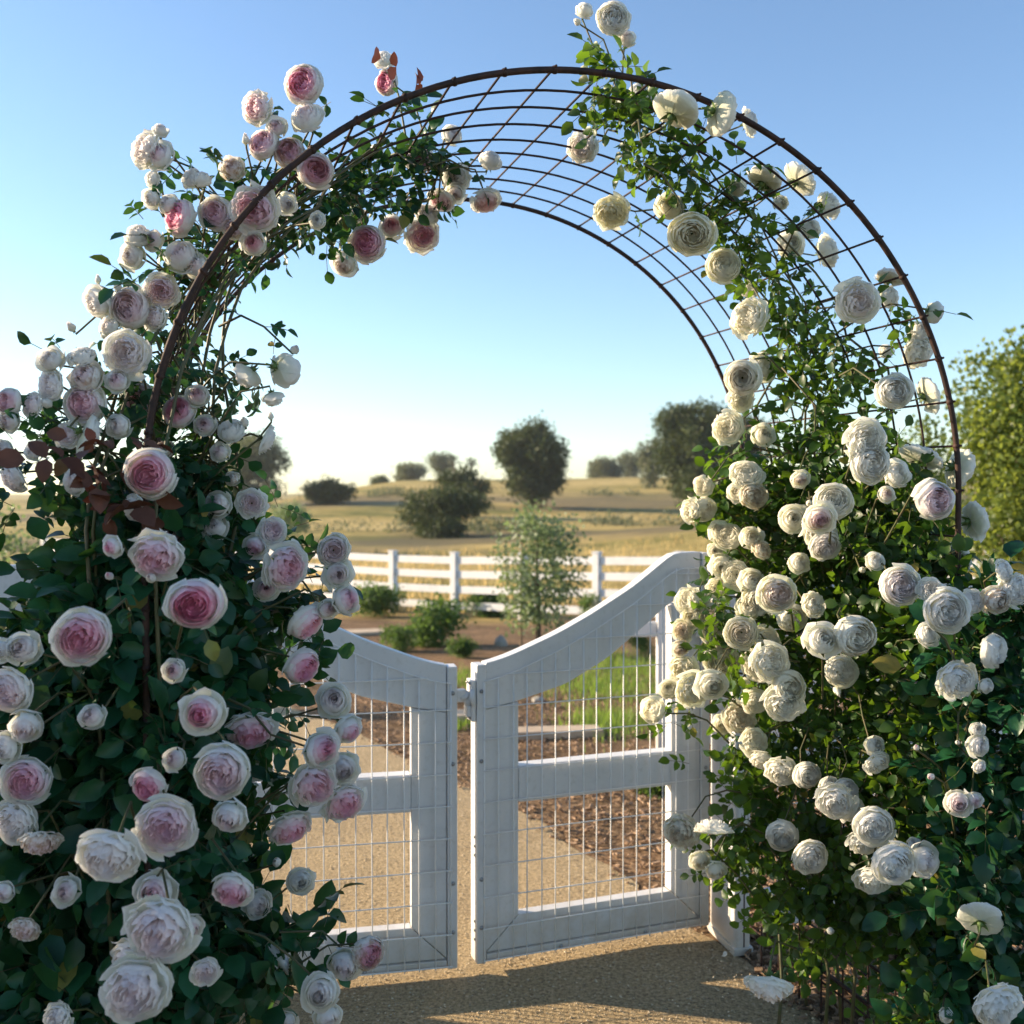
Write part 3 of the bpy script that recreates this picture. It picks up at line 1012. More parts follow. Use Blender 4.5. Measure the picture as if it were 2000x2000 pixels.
IVORY = '''1322 210 46 F 0 .2 .2 k|1412 223 40 F 0 .2 .2 k|1467 238 27 O 0 .7 0|1136 288 31 O .1 -.5 -.35|1194 416 32 O 0 -.1 -.7|1198 35 35 F 0 0 0|1142 22 17 C 0 0 .5|1128 43 12 B 0 -.5 0|1223 76 19 C .1 .2 .3|1252 178 22 O 0 0 .3
1496 346 35 F 0 .1 .3 k|1566 346 33 O 0 .4 .3 k|1622 400 27 O 0 .6 .1|1525 397 14 C 0 0 -.3|1307 404 26 C .0 -.2 0|1352 457 46 F 0 -.1 -.35|1414 518 34 F 0 0 0|1545 477 25 C 0 0 0|1620 491 31 O 0 .6 .0|1583 448 20 C 0 .3 .2
1438 368 18 C 0 0 0|1463 567 18 C 0 0 .5|1460 618 37 F 0 -.5 0|1488 615 26 O 0 .3 .3|1677 589 41 F .12 0 0|1740 538 29 O 0 .3 .4 k|1735 580 21 C 0 .2 0|1825 611 25 G 0 .5 .2 k|1796 687 31 O 0 .3 -.3|1793 650 22 C 0 .2 .2
1450 738 37 F .05 -.35 0|1492 716 28 O 0 .3 .3|1447 779 26 O 0 -.2 -.4|1747 763 38 F 0 0 0|1818 770 33 O 0 .5 .3 k|1731 687 14 C 0 .2 .3|1421 836 31 F 0 -.4 -.1|1490 850 22 C 0 0 .3|1693 861 41 F 0 0 .1|1702 907 40 F 0 0 -.3|1751 926 27 C 0 .2 .1
1800 888 37 O 0 .1 .5 k|1880 917 37 O 0 .5 .1 k|1825 975 44 F .3 0 0|1459 925 32 O 0 -.1 .5|1472 968 27 F 0 -.1 -.1|1441 961 19 C 0 -.4 0|1372 950 21 O 0 -.4 .2|1376 997 27 F 0 .1 -.1|1347 997 24 O 0 -.6 -.1|1563 935 18 C .2 -.2 -.3
1628 979 39 F 0 0 .3|1600 1012 31 C .4 -.1 0|1550 1013 26 C 0 -.2 0|1581 983 12 B 0 -.5 0|1604 1040 33 O .1 0 .1|1612 1066 32 F .1 0 -.2|1731 966 15 C .2 0 .1|1709 1097 18 C 0 .1 .3|1684 1113 11 B 0 0 .4
1908 1015 35 O 0 .4 .1 k|1876 1084 29 O 0 .3 .2 k|1423 1048 29 F 0 -.4 .1|1405 1040 22 C 0 -.4 .3|1467 1051 24 C 0 0 .2|1396 1075 14 C 0 -.4 -.1|1487 1075 18 C 0 .2 .2|1438 1122 27 O 0 -.3 .1|1468 1135 25 C 0 0 .3|1519 1160 41 F .2 0 0|1548 1207 31 F 0 .1 0
1481 1171 30 O 0 -.3 -.1|1758 1144 43 F .12 0 0|1811 1240 24 C 0 .2 .2|1342 1171 27 O 0 -.5 .2|1362 1178 20 C 0 0 -.2|1394 1203 25 C .05 -.2 .2|1448 1236 36 F .08 -.3 0|1496 1254 31 F 0 .2 .2|1604 1250 33 C .0 -.1 .3|1671 1243 47 F 0 0 0|1507 1294 38 O 0 .2 .1
1478 1301 31 O 0 -.3 -.3|1644 1312 34 F 0 0 0|1635 1348 13 B 0 0 -.6|1541 1341 38 F 0 0 .1|1532 1374 38 F 0 0 -.15|1391 1236 22 C 0 -.2 0|1333 1232 22 O .15 -.3 0|1409 1254 27 O 0 0 0|1329 1265 18 C .15 0 -.4|1333 1309 30 O 0 -.3 -.1|1416 1294 30 O 0 0 .2
1354 1348 34 O 0 .1 -.2|1389 1337 30 C 0 .1 .1|1456 1330 13 B 0 .6 0|1398 1294 24 C 0 -.2 .3|1445 1403 31 F 0 -.2 .05|1412 1412 22 C 0 -.4 -.1|1474 1449 26 O 0 .1 .3|1487 1488 23 O 0 -.2 -.4|1526 1510 31 O 0 -.2 -.3|1577 1514 30 F 0 .2 .2
1655 1546 27 G 0 .2 .2|1633 1568 37 O 0 -.2 -.2|1659 1579 28 C 0 .2 -.2|1619 1535 18 C 0 -.2 .4|1708 1456 18 C 0 -.1 .3|1715 1492 25 O 0 .1 -.4|1708 1615 39 F 0 .1 0|1688 1648 31 O 0 -.2 -.4|1528 1633 35 F 0 -.3 .1|1584 1675 37 F .05 0 -.1
1747 1688 43 F 0 0 0|1802 1679 31 C .08 .1 .1|1786 1651 15 C 0 0 .6|1704 1724 35 O 0 -.2 -.3|1329 1626 33 O 0 -.6 -.1|1392 1613 37 O 0 .1 .4 k|1367 1680 20 C 0 -.1 -.3|1398 1699 19 C 0 0 -.5|1503 1934 46 O .1 -.1 -.6
1462 1188 24 C 0 -.1 .3|1352 1206 20 C 0 -.4 .2|1402 1148 21 O 0 -.3 .3|1476 1372 25 O 0 -.1 -.2|1410 1105 22 C 0 -.3 .2|1560 1100 20 C 0 .1 .2|1590 1180 24 O 0 .1 .2|1275 1387 27 C 0 -.4 0|1306 1346 20 C 0 -.2 .4|1622 1818 12 B 0 0 .3|1459 1608 11 B 0 0 .3|1459 1352 14 B 0 .5 .1'''
WHITE = '''1850 1193 48 F 0 0 0|1818 1153 24 O 0 -.2 .3|1945 1171 27 C 0 .1 -.1|1981 1153 31 O 0 .3 .3|1963 1113 22 O 0 .3 .4|1901 1175 25 O 0 .2 .3|1941 1272 37 F 0 .4 0|1872 1330 39 O 0 .1 -.3|1916 1789 39 O 0 0 -.1 k|1952 1970 46 O 0 .1 -.2
1847 1983 14 C 0 0 .3|1909 1456 23 C .05 0 .2|1912 1497 13 C .1 .2 0|1871 1568 25 C .25 -.2 -.2|1903 1563 15 C .3 .1 0|1818 1517 12 B .5 -.6 .1|1908 1425 14 C 0 0 .4|1990 1145 24 O 0 .4 0|1790 1460 10 B .4 -.4 .5|1870 1450 8 B .1 -.3 .5|1925 1340 15 C 0 .3 0'''


def parse(s_):
    out = []
    for ln in s_.replace('\n', '|').split('|'):
        q = ln.split()
        if len(q) < 7: continue
        out.append((float(q[0]), float(q[1]), float(q[2]), q[3], float(q[4]), float(q[5]), float(q[6]), len(q) > 7))
    return out


def stem_to(cane, p, d, target, r=.0021, reach=.24, fol=None, L=.045):
    """curved leafy flower stem from the bloom back into the plant"""
    p = np.array(p); d = np.array(d); t = np.array(target)
    a = p - d * .055
    v = t - a
    l = np.linalg.norm(v)
    v = v / max(l, 1e-6) * min(l, reach)
    side = rng.normal(size=3) * .014
    b = a + v * .3 - d * .03 + side + np.array([0, 0, .012])
    c = a + v * .65 + side * .6 + np.array([0, 0, .0])
    e = a + v + np.array([0, 0, -.05])
    cane.tube([p - d * .02, a, b, c, e], [r, r * 1.05, r * 1.1, r * 1.25, r * 1.5], 5, cap=False)
    if fol is not None:
        for q in (b, c):
            if rng.random() < .75:
                dd = nrm(rng.normal(size=3) + d * .2)
                up = nrm(np.array([0, -.35, .7]) + rng.normal(size=3) * .4)
                if abs(np.dot(dd, up)) < .9:
                    add_spray(fol, cane, q, dd, up, L * (.6 + .4 * rng.random()), 3 if rng.random() < .6 else 5)


def make_plant(root, lst, depth_fn, core, cane, cream_fn, Rm, fol_mb, leafL):
    for (px, py, r, k, pink, a, b, back) in lst:
        Y = depth_fn(px, py, r, k)
        p = P(px, py, Y)
        rad = r * Y / 2000
        if k == 'F' and rng.random() < .35: k = 'OG'[int(rng.random() < .5)]
        a += rng.normal() * .10; b += rng.normal() * .10
        c = math.sqrt(max(.02, 1 - a * a - b * b))
        ax = Vector((a, (c * .12 if back else -c), b)).normalized()
        q = ax.to_track_quat('Z', 'Y')
        me = BM[k][int(rng.integers(len(BM[k])))]
        nm = 'bud' if k == 'B' else 'bloom'
        o = bpy.data.objects.new(nm, me)
        COL.objects.link(o)
        o.parent = root
        o.location = p - root.location
        o.rotation_mode = 'QUATERNION'
        from mathutils import Quaternion
        o.rotation_quaternion = q @ Quaternion((0, 0, 1), rng.random() * 6.28)
        s_ = rad * (.97 if k in 'FGO' else 1.05)
        sq = 1 if k in 'CB' else .95
        o.scale = (s_ * (.9 + .14 * rng.random()), s_ * (.9 + .14 * rng.random()), s_ * sq * (.85 + .25 * rng.random()))
        o.color = (pink, cream_fn(px, py), (.35 + .5 * rng.random()) if rng.random() < .07 else .0, 1)
        cx = bpy.data.objects.new('calyx', CALYX)
        COL.objects.link(cx)
        cx.parent = o
        if k == 'B':
            cx.scale = (.75, .75, .95)
        bi = min(range(len(core)), key=lambda i_: (core[i_] - p).length)
        best = core[max(0, min(len(core) - 1, bi + int(rng.integers(-5, 6))))]
        stem_to(cane, p - root.location, ax * (rad / .05), best - root.location, fol=fol_mb, L=leafL)


def core_line(lst):
    pts = [P(*q) for q in lst]
    out = []
    for a, b in zip(pts, pts[1:]):
        for k in range(6):
            out.append(a.lerp(b, k / 6))
    return out


def px_blobs(lst, root, yr=1.0, dens=1.):
    out = []
    for px, py, r, Y, n in lst:
        p = P(px, py, Y) - root.location
        rad = r * Y / 2000
        out.append(((p.x, p.y, p.z), (rad, max(.06, rad * yr), rad), n))
    return out


# ---- the pink climber on the left
pink = empty('climbing_rose', (-.95, 2.05, 0), 0, 'pink and cream climbing rose with dark leaves covering the left side of the arch', 'rose plant')
lb = []
for y, xs in ((1960, (40, 170, 290, 400)), (1830, (30, 150, 270, 370)), (1700, (30, 140, 250, 350)), (1570, (30, 140, 250, 350)), (1440, (50, 150, 260, 360, 450)),
              (1320, (70, 170, 280, 380, 470)), (1200, (200, 270, 340, 420, 480)), (1090, (210, 270, 340, 410))):
    for x in xs:
        big = 88 - .02 * (1960 - y)
        if x > 440: big = 50
        lb.append((x + rng.normal() * 14, y + rng.normal() * 14, big, 2.12 + (x > 380) * .16 + rng.normal() * .05, 78 if big > 60 else 26))
lb += [(50, 1000, 30, 2.05, 3), (180, 980, 48, 2.1, 22), (270, 990, 55, 2.1, 34), (380, 970, 50, 2.15, 30), (440, 1010, 34, 2.2, 12), (90, 920, 50, 2.05, 9), (40, 870, 40, 2.0, 6), (180, 890, 42, 2.1, 12),
       (340, 900, 40, 2.15, 20), (400, 890, 36, 2.2, 12), (340, 840, 30, 2.2, 10), (380, 850, 32, 2.25, 9), (270, 720, 28, 2.1, 5), (355, 780, 28, 2.25, 8), (375, 700, 36, 2.35, 18), (310, 640, 16, 2.15, 4), (365, 640, 24, 2.4, 9),
       (290, 560, 22, 2.1, 4), (395, 570, 26, 2.4, 10), (440, 500, 32, 2.4, 16), (490, 450, 36, 2.4, 22), (545, 430, 40, 2.45, 26), (590, 390, 36, 2.45, 26), (640, 370, 34, 2.5, 22), (700, 350, 36, 2.55, 24),
       (740, 310, 28, 2.55, 15), (790, 280, 28, 2.55, 12), (770, 220, 20, 2.4, 6), (850, 300, 22, 2.6, 8), (640, 460, 24, 2.55, 9), (570, 480, 18, 2.5, 4), (720, 390, 28, 2.6, 10), (800, 360, 22, 2.65, 6),
       (850, 400, 14, 2.65, 3), (770, 410, 22, 2.65, 5), (435, 720, 20, 2.35, 4), (470, 800, 20, 2.35, 2), (500, 740, 14, 2.35, 2), (540, 700, 12, 2.35, 1), (520, 800, 12, 2.35, 1), (540, 1000, 30, 2.3, 3), (550, 1060, 26, 2.35, 4),
       (590, 1130, 34, 2.35, 7), (550, 1180, 34, 2.35, 9), (630, 1240, 22, 2.35, 3), (560, 1260, 30, 2.3, 6), (570, 1350, 32, 2.3, 6), (540, 1430, 34, 2.3, 7), (490, 1500, 34, 2.3, 10), (520, 1580, 22, 2.3, 3),
       (555, 1770, 34, 2.2, 5), (620, 1800, 34, 2.2, 3), (570, 1870, 30, 2.15, 5), (500, 1940, 30, 2.1, 6), (650, 1830, 24, 2.2, 2), (430, 1640, 28, 2.2, 7), (440, 1700, 28, 2.2, 6), (470, 1820, 40, 2.15, 10), (470, 1900, 40, 2.15, 8),
       (640, 190, 14, 2.2, 1), (550, 210, 14, 2.2, 1), (500, 335, 18, 2.2, 2), (430, 330, 16, 2.15, 2), (350, 310, 12, 2.1, 1), (410, 460, 22, 2.2, 5), (300, 440, 14, 2.15, 1), (330, 470, 20, 2.15, 3),
       (350, 560, 20, 2.2, 4), (280, 560, 18, 2.1, 2), (260, 650, 22, 2.1, 3), (190, 720, 20, 2.1, 3), (130, 690, 14, 2.05, 2), (210, 770, 24, 2.1, 3), (110, 840, 28, 2.05, 3), (230, 830, 24, 2.1, 4)]
fol = MB(); cane = MB()
low = [b for b in lb if b[1] > 1380]
near = [b for b in lb if 1080 < b[1] <= 1380]
far = [b for b in lb if b[1] <= 1080]
blob_sprays(fol, cane, px_blobs(low, pink, 1.3), .060, .95)
blob_sprays(fol, cane, px_blobs(near, pink, 1.3), .052, 1.1)
blob_sprays(fol, cane, px_blobs(far, pink, 1.2), .036)
red = MB()
blob_sprays(red, None, px_blobs([(232, 870, 20, 1.88, 4), (180, 905, 18, 1.9, 3), (205, 1005, 22, 1.92, 3), (310, 990, 10, 1.95, 2), (800, 158, 8, 2.35, 2)], pink), .05, n5=5)
red.build('withered_leaves', M_LEAFR, pink, smooth=True)
pink_core = core_line([(270, 1990, 2.1), (280, 1700, 2.1), (300, 1400, 2.1), (310, 1100, 2.1), (330, 900, 2.15), (340, 700, 2.2), (400, 540, 2.25), (500, 440, 2.35), (600, 380, 2.4), (700, 330, 2.45), (800, 280, 2.5), (870, 300, 2.6)])
for k in range(8):
    off = [Vector((rng.normal() * .07, rng.normal() * .09, 0)) for _ in range(4)]
    n_ = len(pink_core)
    stop = int(n_ * (.45 + .55 * rng.random()))
    pts = [(-.0 + off[0].x * 1.5 - .03, .05 + off[0].y, 0)]
    for i in range(2, stop, 3):
        f = i / n_ * 3
        o_ = off[int(f) % 4].lerp(off[(int(f) + 1) % 4], f % 1)
        q = pink_core[i] - pink.location + o_
        pts.append(q)
    cane.tube(pts, [.0052 * (1 - .6 * i / len(pts)) for i in range(len(pts))], 6)


def pink_depth(px, py, r, k):
    Rm = .047 if k in 'FGO' else (.036 if k == 'C' else .024)
    Y = 2000 * Rm / r
    lo, hi = (1.60, 1.80) if py > 1050 and px < 470 else (1.75, 2.1)
    if px >= 470 and py > 700: lo, hi = 1.9, 2.12
    if px > 620 and py < 600: lo, hi = 2.2, 2.7
    elif py < 850: lo, hi = 1.85, 2.1
    if px < 260 and 640 < py < 1000: lo, hi = 1.75, 1.95
    return min(hi, max(lo, Y))


make_plant(pink, parse(PINK), pink_depth, pink_core, cane, lambda x, y: .10 * rng.random(), .045, fol, .042)
fol.build('foliage', M_LEAFD, pink, smooth=True)
cane.build('canes', M_CANE, pink, smooth=True)

# ---- the ivory climber on the right
iv = empty('climbing_rose', (1.05, 3.0, 0), 0, 'ivory climbing rose with fresh green leaves covering the right side of the arch', 'rose plant')
rb = [(1190, 135, 26, 2.35, 6), (1215, 180, 40, 2.4, 22), (1170, 190, 26, 2.4, 8), (1240, 235, 40, 2.5, 24), (1275, 290, 42, 2.6, 26), (1320, 345, 42, 2.65, 26), (1375, 385, 38, 2.7, 24), (1420, 430, 40, 2.75, 24),
      (1450, 480, 34, 2.8, 20), (1500, 530, 36, 2.8, 20), (1540, 580, 36, 2.8, 22), (1570, 640, 38, 2.85, 22), (1600, 700, 42, 2.85, 26), (1620, 760, 44, 2.85, 28), (1560, 730, 34, 2.9, 12), (1530, 660, 26, 2.9, 7),
      (1640, 820, 52, 2.8, 30), (1580, 820, 40, 2.9, 14), (1500, 790, 30, 3.0, 5), (1640, 640, 28, 2.7, 7), (1680, 690, 26, 2.7, 6), (1760, 820, 26, 2.6, 5), (1580, 450, 26, 2.7, 6), (1520, 410, 24, 2.65, 6), (1430, 330, 24, 2.55, 4), (1340, 260, 24, 2.5, 4),
      (1750, 660, 22, 2.6, 4), (1780, 610, 20, 2.6, 3), (1290, 200, 24, 2.45, 4), (1720, 600, 20, 2.6, 3),
      (1450, 890, 44, 3.0, 18), (1520, 890, 50, 3.0, 26), (1600, 890, 54, 2.9, 30), (1690, 890, 50, 2.75, 26), (1770, 940, 36, 2.65, 12)]
for y, xs, rr in ((980, (1430, 1500, 1590, 1680, 1770), 58), (1070, (1450, 1530, 1620, 1710, 1800), 62), (1160, (1460, 1550, 1640, 1730, 1820), 66), (1260, (1480, 1570, 1660, 1750, 1830), 70),
                  (1370, (1500, 1590, 1680, 1770, 1850), 72), (1480, (1500, 1590, 1680, 1770, 1850), 72), (1590, (1500, 1590, 1690, 1790), 72), (1700, (1500, 1590, 1690, 1790), 70),
                  (1800, (1560, 1640, 1730, 1820), 60), (1920, (1790, 1860), 56)):
    for i, x in enumerate(xs):
        Y = 3.12 - (x - 1430) / 400 * .52 - .08 * max(0, (y - 1400) / 500)
        rb.append((x + rng.normal() * 12, y + rng.normal() * 12, rr, Y, 52 if i else 34))
rb += [(1395, 965, 22, 3.0, 5), (1370, 1000, 18, 3.0, 3), (1400, 1180, 30, 2.8, 9), (1370, 1180, 20, 3.0, 3), (1400, 1280, 36, 2.75, 12), (1340, 1380, 26, 3.0, 4), (1300, 1400, 20, 3.0, 3), (1440, 1450, 26, 3.0, 6), (1450, 1520, 26, 3.0, 6),
       (1350, 1495, 14, 3.0, 1), (1450, 1600, 24, 3.05, 6), (1460, 1680, 24, 3.1, 5), (1380, 1640, 20, 3.0, 3), (1385, 1700, 12, 3.0, 1), (1490, 1780, 24, 3.0, 6), (1530, 1860, 26, 2.95, 4), (1620, 1900, 40, 3.1, 14), (1700, 1910, 40, 3.05, 14), (1560, 1870, 34, 3.1, 9)]
fol = MB(); cane = MB()
blob_sprays(fol, cane, px_blobs([q for q in rb if q[1] > 850], iv, 1.35), .038, 1.4)
blob_sprays(fol, cane, px_blobs([q for q in rb if q[1] <= 850], iv, 1.3), .035, .95)
iv_core = core_line([(1640, 1990, 2.9), (1640, 1700, 3.0), (1630, 1400, 3.0), (1620, 1100, 3.0), (1620, 850, 2.95), (1590, 700, 2.9), (1540, 580, 2.85), (1430, 430, 2.8), (1330, 350, 2.7), (1250, 250, 2.55), (1200, 170, 2.4)])
for k in range(7):
    n_ = len(iv_core)
    stop = int(n_ * (.5 + .5 * rng.random()))
    off = [Vector((rng.normal() * .13, rng.normal() * .10, 0)) for _ in range(4)]
    pts = [iv_core[0] - iv.location + off[0]]
    pts[0].z = 0
    for i in range(2, stop, 3):
        f = i / n_ * 3
        o_ = off[int(f) % 4].lerp(off[(int(f) + 1) % 4], f % 1) * (1 if i < n_ * .5 else .4)
        pts.append(iv_core[i] - iv.location + o_ + Vector((rng.normal() * .025, rng.normal() * .02, 0)))
    cane.tube(pts, [.0052 * (1 - .6 * i / len(pts)) for i in range(len(pts))], 6)


def iv_depth(px, py, r, k):
    Rm = .046 if k in 'FGO' else (.036 if k == 'C' else .022)
    Y = 2000 * Rm / r
    if py < 450: lo, hi = 2.15, 2.7
    elif py < 850: lo, hi = 2.35, 2.9
    else: lo, hi = 2.3, 2.85
    if px > 1780 and py < 1130 and px != 1825: return 2.64
    if px > 1780: hi = 2.6
    if px < 1480 and py > 500: lo, hi = 2.55, 2.9
    if py > 850:
        hi = min(hi, 3.12 - (px - 1430) / 400 * .52 - .08 * max(0, (py - 1400) / 500) - .27)
        lo = min(lo, hi - .1)
    return min(hi, max(lo, Y))


def cream(px, py):
    c = .75 - (px - 1400) / 450 * .6 if py > 350 else .2
    if py > 1500: c -= .25
    return max(.05, min(1, c + rng.normal() * .1))


make_plant(iv, parse(IVORY), iv_depth, iv_core, cane, cream, .045, fol, .034)
fol.build('foliage', M_LEAFL, iv, smooth=True)
cane.build('canes', M_CANE, iv, smooth=True)

# ---- the white rose outside the right leg
wr = empty('rose_bush', (1.35, 2.45, 0), 0, 'white rose bush with large dark leaves at the far right, outside the arch', 'rose plant')
wb = []
for y, xs, rr in ((1190, (1960,), 36), (1250, (1910, 1975), 46), (1340, (1900, 1980), 58), (1450, (1920, 2010), 55), (1560, (1900, 1985), 60), (1670, (1880, 1960), 62), (1780, (1870, 1960), 66), (1890, (1880, 1970), 66), (1980, (1850, 1950), 56)):
    for x in xs:
        wb.append((x, y, rr, 2.45, 30))
fol = MB(); cane = MB()
blob_sprays(fol, cane, px_blobs(wb, wr, 1.2), .055)
wc = core_line([(1930, 2060, 2.62), (1920, 1800, 2.62), (1920, 1500, 2.62), (1920, 1200, 2.62)])
for k in range(6):
    off = Vector((rng.normal() * .08, rng.normal() * .08, 0))
    pts = [wc[i] - wr.location + off * (1 + .1 * math.sin(i)) for i in range(0, len(wc), 3)]
    pts[0].z = 0
    cane.tube(pts, [.006 * (1 - .6 * i / len(pts)) for i in range(len(pts))], 6)
make_plant(wr, parse(WHITE), lambda px, py, r, k: min(2.27, max(2.05, 2000 * .047 / r)), wc, cane, lambda x, y: .05, .045, fol, .045)
fol.build('foliage', M_LEAFD, wr, smooth=True)
cane.build('canes', M_CANE, wr, smooth=True)


# ------------------------------------------------------------------ trees and shrubs
def crown(mb, blobs, leafL, per, droop=0.):
    for (c, rad, n) in blobs:
        c = np.array(c); rad = np.array(rad)
        for _ in range(int(n * per)):
            q = nrm(rng.normal(size=3))
            rr = .55 + .45 * rng.random() ** .6
            # small twigs clumps make the outline uneven
            cc = c + q * rad * rr * (1 + .12 * math.sin(q[0] * 9 + c[0]) + .1 * math.sin(q[2] * 11 + c[1]))
            tone = rng.random() * .6
            for _k in range(4):
                p = cc + rng.normal(size=3) * leafL * 1.3
                d = nrm(q + rng.normal(size=3) * .8 - np.array([0, 0, droop]))
                n_ = nrm(q * .6 + rng.normal(size=3) * .7)
                s_ = nrm(np.cross(d, n_))
                L = leafL * (.7 + .7 * rng.random()); w_ = L * .42
                t_ = min(1, max(0, tone + rng.random() * .4))
                mb.add([p, p + d * L * .5 - s_ * w_, p + d * L, p + d * L * .5 + s_ * w_], [(0, 1, 2, 3)], (t_, t_, 0))


def tree(name, px, ybase, Y, wpx, ytop, mat, label, cat='tree', group=None, nb=9, leafL=None, per=90, trunk=True, flat=1., crownlow=.22, seed=1, droop=0.):
    global rng
    keep = rng; rng = np.random.default_rng(seed)
    b = P(px, ybase, Y)
    gz = hz(b.x, b.y)
    t = P(px, ytop, Y)
    H = t.z - gz
    Wd = wpx * Y / 2000
    o = empty(name, (b.x, b.y, gz), 0, label, cat, group)
    leafL = leafL or Wd * .035
    bl = []
    for k in range(nb):
        a = rng.random() * 6.28; rr = rng.random() ** .5 * .39 * Wd
        z = H * (crownlow + .14 + (.72 - crownlow) * rng.random())
        s_ = 1 - .35 * abs((z / H - .6) / .4) 
        q_ = .10 + .13 * rng.random()
        bl.append(((math.cos(a) * rr * s_, math.sin(a) * rr * s_, z), (Wd * q_ * flat, Wd * q_ * flat, H * q_ * .75), q_ / .2))
    bl.append(((Wd * .06, 0, H * .86), (Wd * .17, Wd * .17, H * .12), .8))
    bl.append(((0, 0, H * .55), (Wd * .24, Wd * .24, H * .22), .9))
    mb = MB()
    crown(mb, bl, leafL, per, droop)
    mb.build('crown', mat, o)
    if trunk:
        mb = MB()
        r0 = max(.015, Wd * .028)
        mb.tube([(0, 0, -.1), (r0 * .4, 0, H * .25), (-r0 * .3, r0, H * .55), (0, 0, H * .8)], [r0 * 1.3, r0, r0 * .7, r0 * .2], 7)
        for k in range(5):
            c = bl[k][0]
            mb.tube([(0, 0, H * (.2 + .07 * k)), (c[0] * .5, c[1] * .5, H * (.25 + .07 * k) * .6 + c[2] * .4), c], [r0 * .6, r0 * .4, r0 * .15], 5)
        mb.build('trunk', M_BARK, o, smooth=True)
    rng = keep
    return o


G1 = 'trees on the dry hills'
tree('oak_tree', 1036, 1012, 90, 140, 822, M_TREE, 'tall dark rounded tree in the middle of the dry hillside', group=G1, seed=3, nb=26, per=330, leafL=.24, crownlow=0)
tree('oak_tree', 1362, 990, 80, 165, 786, M_TREE, 'large dark tree on the hill just left of the white roses', group=G1, seed=4, nb=22, per=330, leafL=.23, crownlow=.08)
tree('oak_tree', 1440, 990, 84, 150, 812, M_TREE, 'dark tree partly hidden behind the white roses and its larger neighbour', group=G1, seed=14, nb=14, per=260, leafL=.24, crownlow=.06)
tree('oak_tree', 905, 990, 78, 96, 918, M_TREE, 'small round tree behind the wide bush on the slope', group=G1, seed=5, nb=10, per=170, leafL=.2, crownlow=.05)
tree('hill_bush', 860, 1054, 58, 170, 958, M_TREE, 'wide low dark bush left of the tall middle tree', 'bush', 'bushes on the hills', seed=6, nb=16, per=240, leafL=.15, crownlow=-.02, flat=1.1, trunk=False)
tree('hill_bush', 637, 1018, 92, 96, 942, M_TREE, 'round dark bush alone at the left end of the hill', 'bush', 'bushes on the hills', seed=7, nb=11, per=220, leafL=.2, crownlow=0, trunk=False)
tree('hill_bush', 740, 966, 150, 52, 936, M_TREE, 'tiny dark bush on the ridge right of the lone round bush', 'bush', 'bushes on the hills', seed=8, nb=7, per=110, leafL=.22, crownlow=-.05, trunk=False)
tree('hill_bush', 797, 955, 165, 70, 912, M_TREEG, 'brownish bush on the skyline left of the thin ridge tree', 'bush', 'bushes on the hills', seed=9, nb=9, per=110, leafL=.3, crownlow=-.05, trunk=False)
tree('ridge_tree', 866, 945, 175, 60, 886, M_TREEG, 'thin pale green tree on the skyline above the wide bush', group=G1, seed=10, nb=8, per=70, leafL=.3)
tree('ridge_tree', 1180, 945, 165, 74, 900, M_TREEG, 'grey tree clump on the skyline right of the tall middle tree', group=G1, seed=12, nb=11, per=130, leafL=.3, crownlow=-.05)
tree('ridge_tree', 1226, 945, 170, 64, 888, M_TREEG, 'taller grey tree at the right end of the skyline clump', group=G1, seed=13, nb=9, per=90, leafL=.3, crownlow=-.03)
tree('ridge_tree', 1278, 950, 120, 56, 858, M_TREEG, 'narrow pale tree touching the left side of the large right hill tree', group=G1, seed=15, nb=9, per=110, leafL=.26, crownlow=.05)
tree('ridge_tree', 480, 990, 95, 160, 852, M_TREEG, 'hazy grey tree seen between the pink roses at the left', group=G1, seed=16, nb=18, per=260, leafL=.24, crownlow=0)
tree('garden_shrub', 5, 1110, 9, 130, 985, M_OLIVE, 'soft green shrub behind the left fence at the picture edge', 'shrub', 'garden shrubs', seed=17, nb=9, per=60, leafL=.045, crownlow=.05)
# fan palms on the ridge
for px, ht in ((886, 900), (920, 905)):
    b = P(px, 945, 172); gz = hz(b.x, b.y); t = P(px, ht, 172)
    o = empty('palm_tree', (b.x, b.y, gz), 0, 'tiny fan palm on the skyline, %s of the pair' % ('left' if px < 900 else 'right'), 'palm tree', 'palms on the ridge')
    H = t.z - gz
    mb = MB(); mb.tube([(0, 0, 0), (.1, 0, H * .5), (0, 0, H)], .16, 6); mb.build('trunk', M_BARK, o)
    mb = MB()
    for k in range(42):
        d = nrm(rng.normal(size=3)); d[2] = abs(d[2]) * .8 - .25; d = nrm(d)
        s_ = nrm(np.cross(d, [0, 0, 1.])); c = np.array([0, 0, H])
        mb.add([c, c + d * .9 - s_ * .18, c + d * 1.6 - np.array([0, 0, .35]), c + d * .9 + s_ * .18], [(0, 1, 2, 3)], (.3, .3, 0))
    mb.build('crown', M_TREEG, o)
# big broad-leaved tree at the right
tree('broadleaf_tree', 1990, 1330, 8.5, 330, 632, M_TREEY, 'bushy yellow-green tree behind the fence at the right edge', seed=21, nb=26, per=210, leafL=.045, crownlow=.02)
tree('broadleaf_tree', 1800, 1330, 7.6, 120, 800, M_TREEY, 'lower leafy shrub-tree seen through the arch mesh at the right', seed=22, nb=12, per=120, leafL=.03, crownlow=.02)

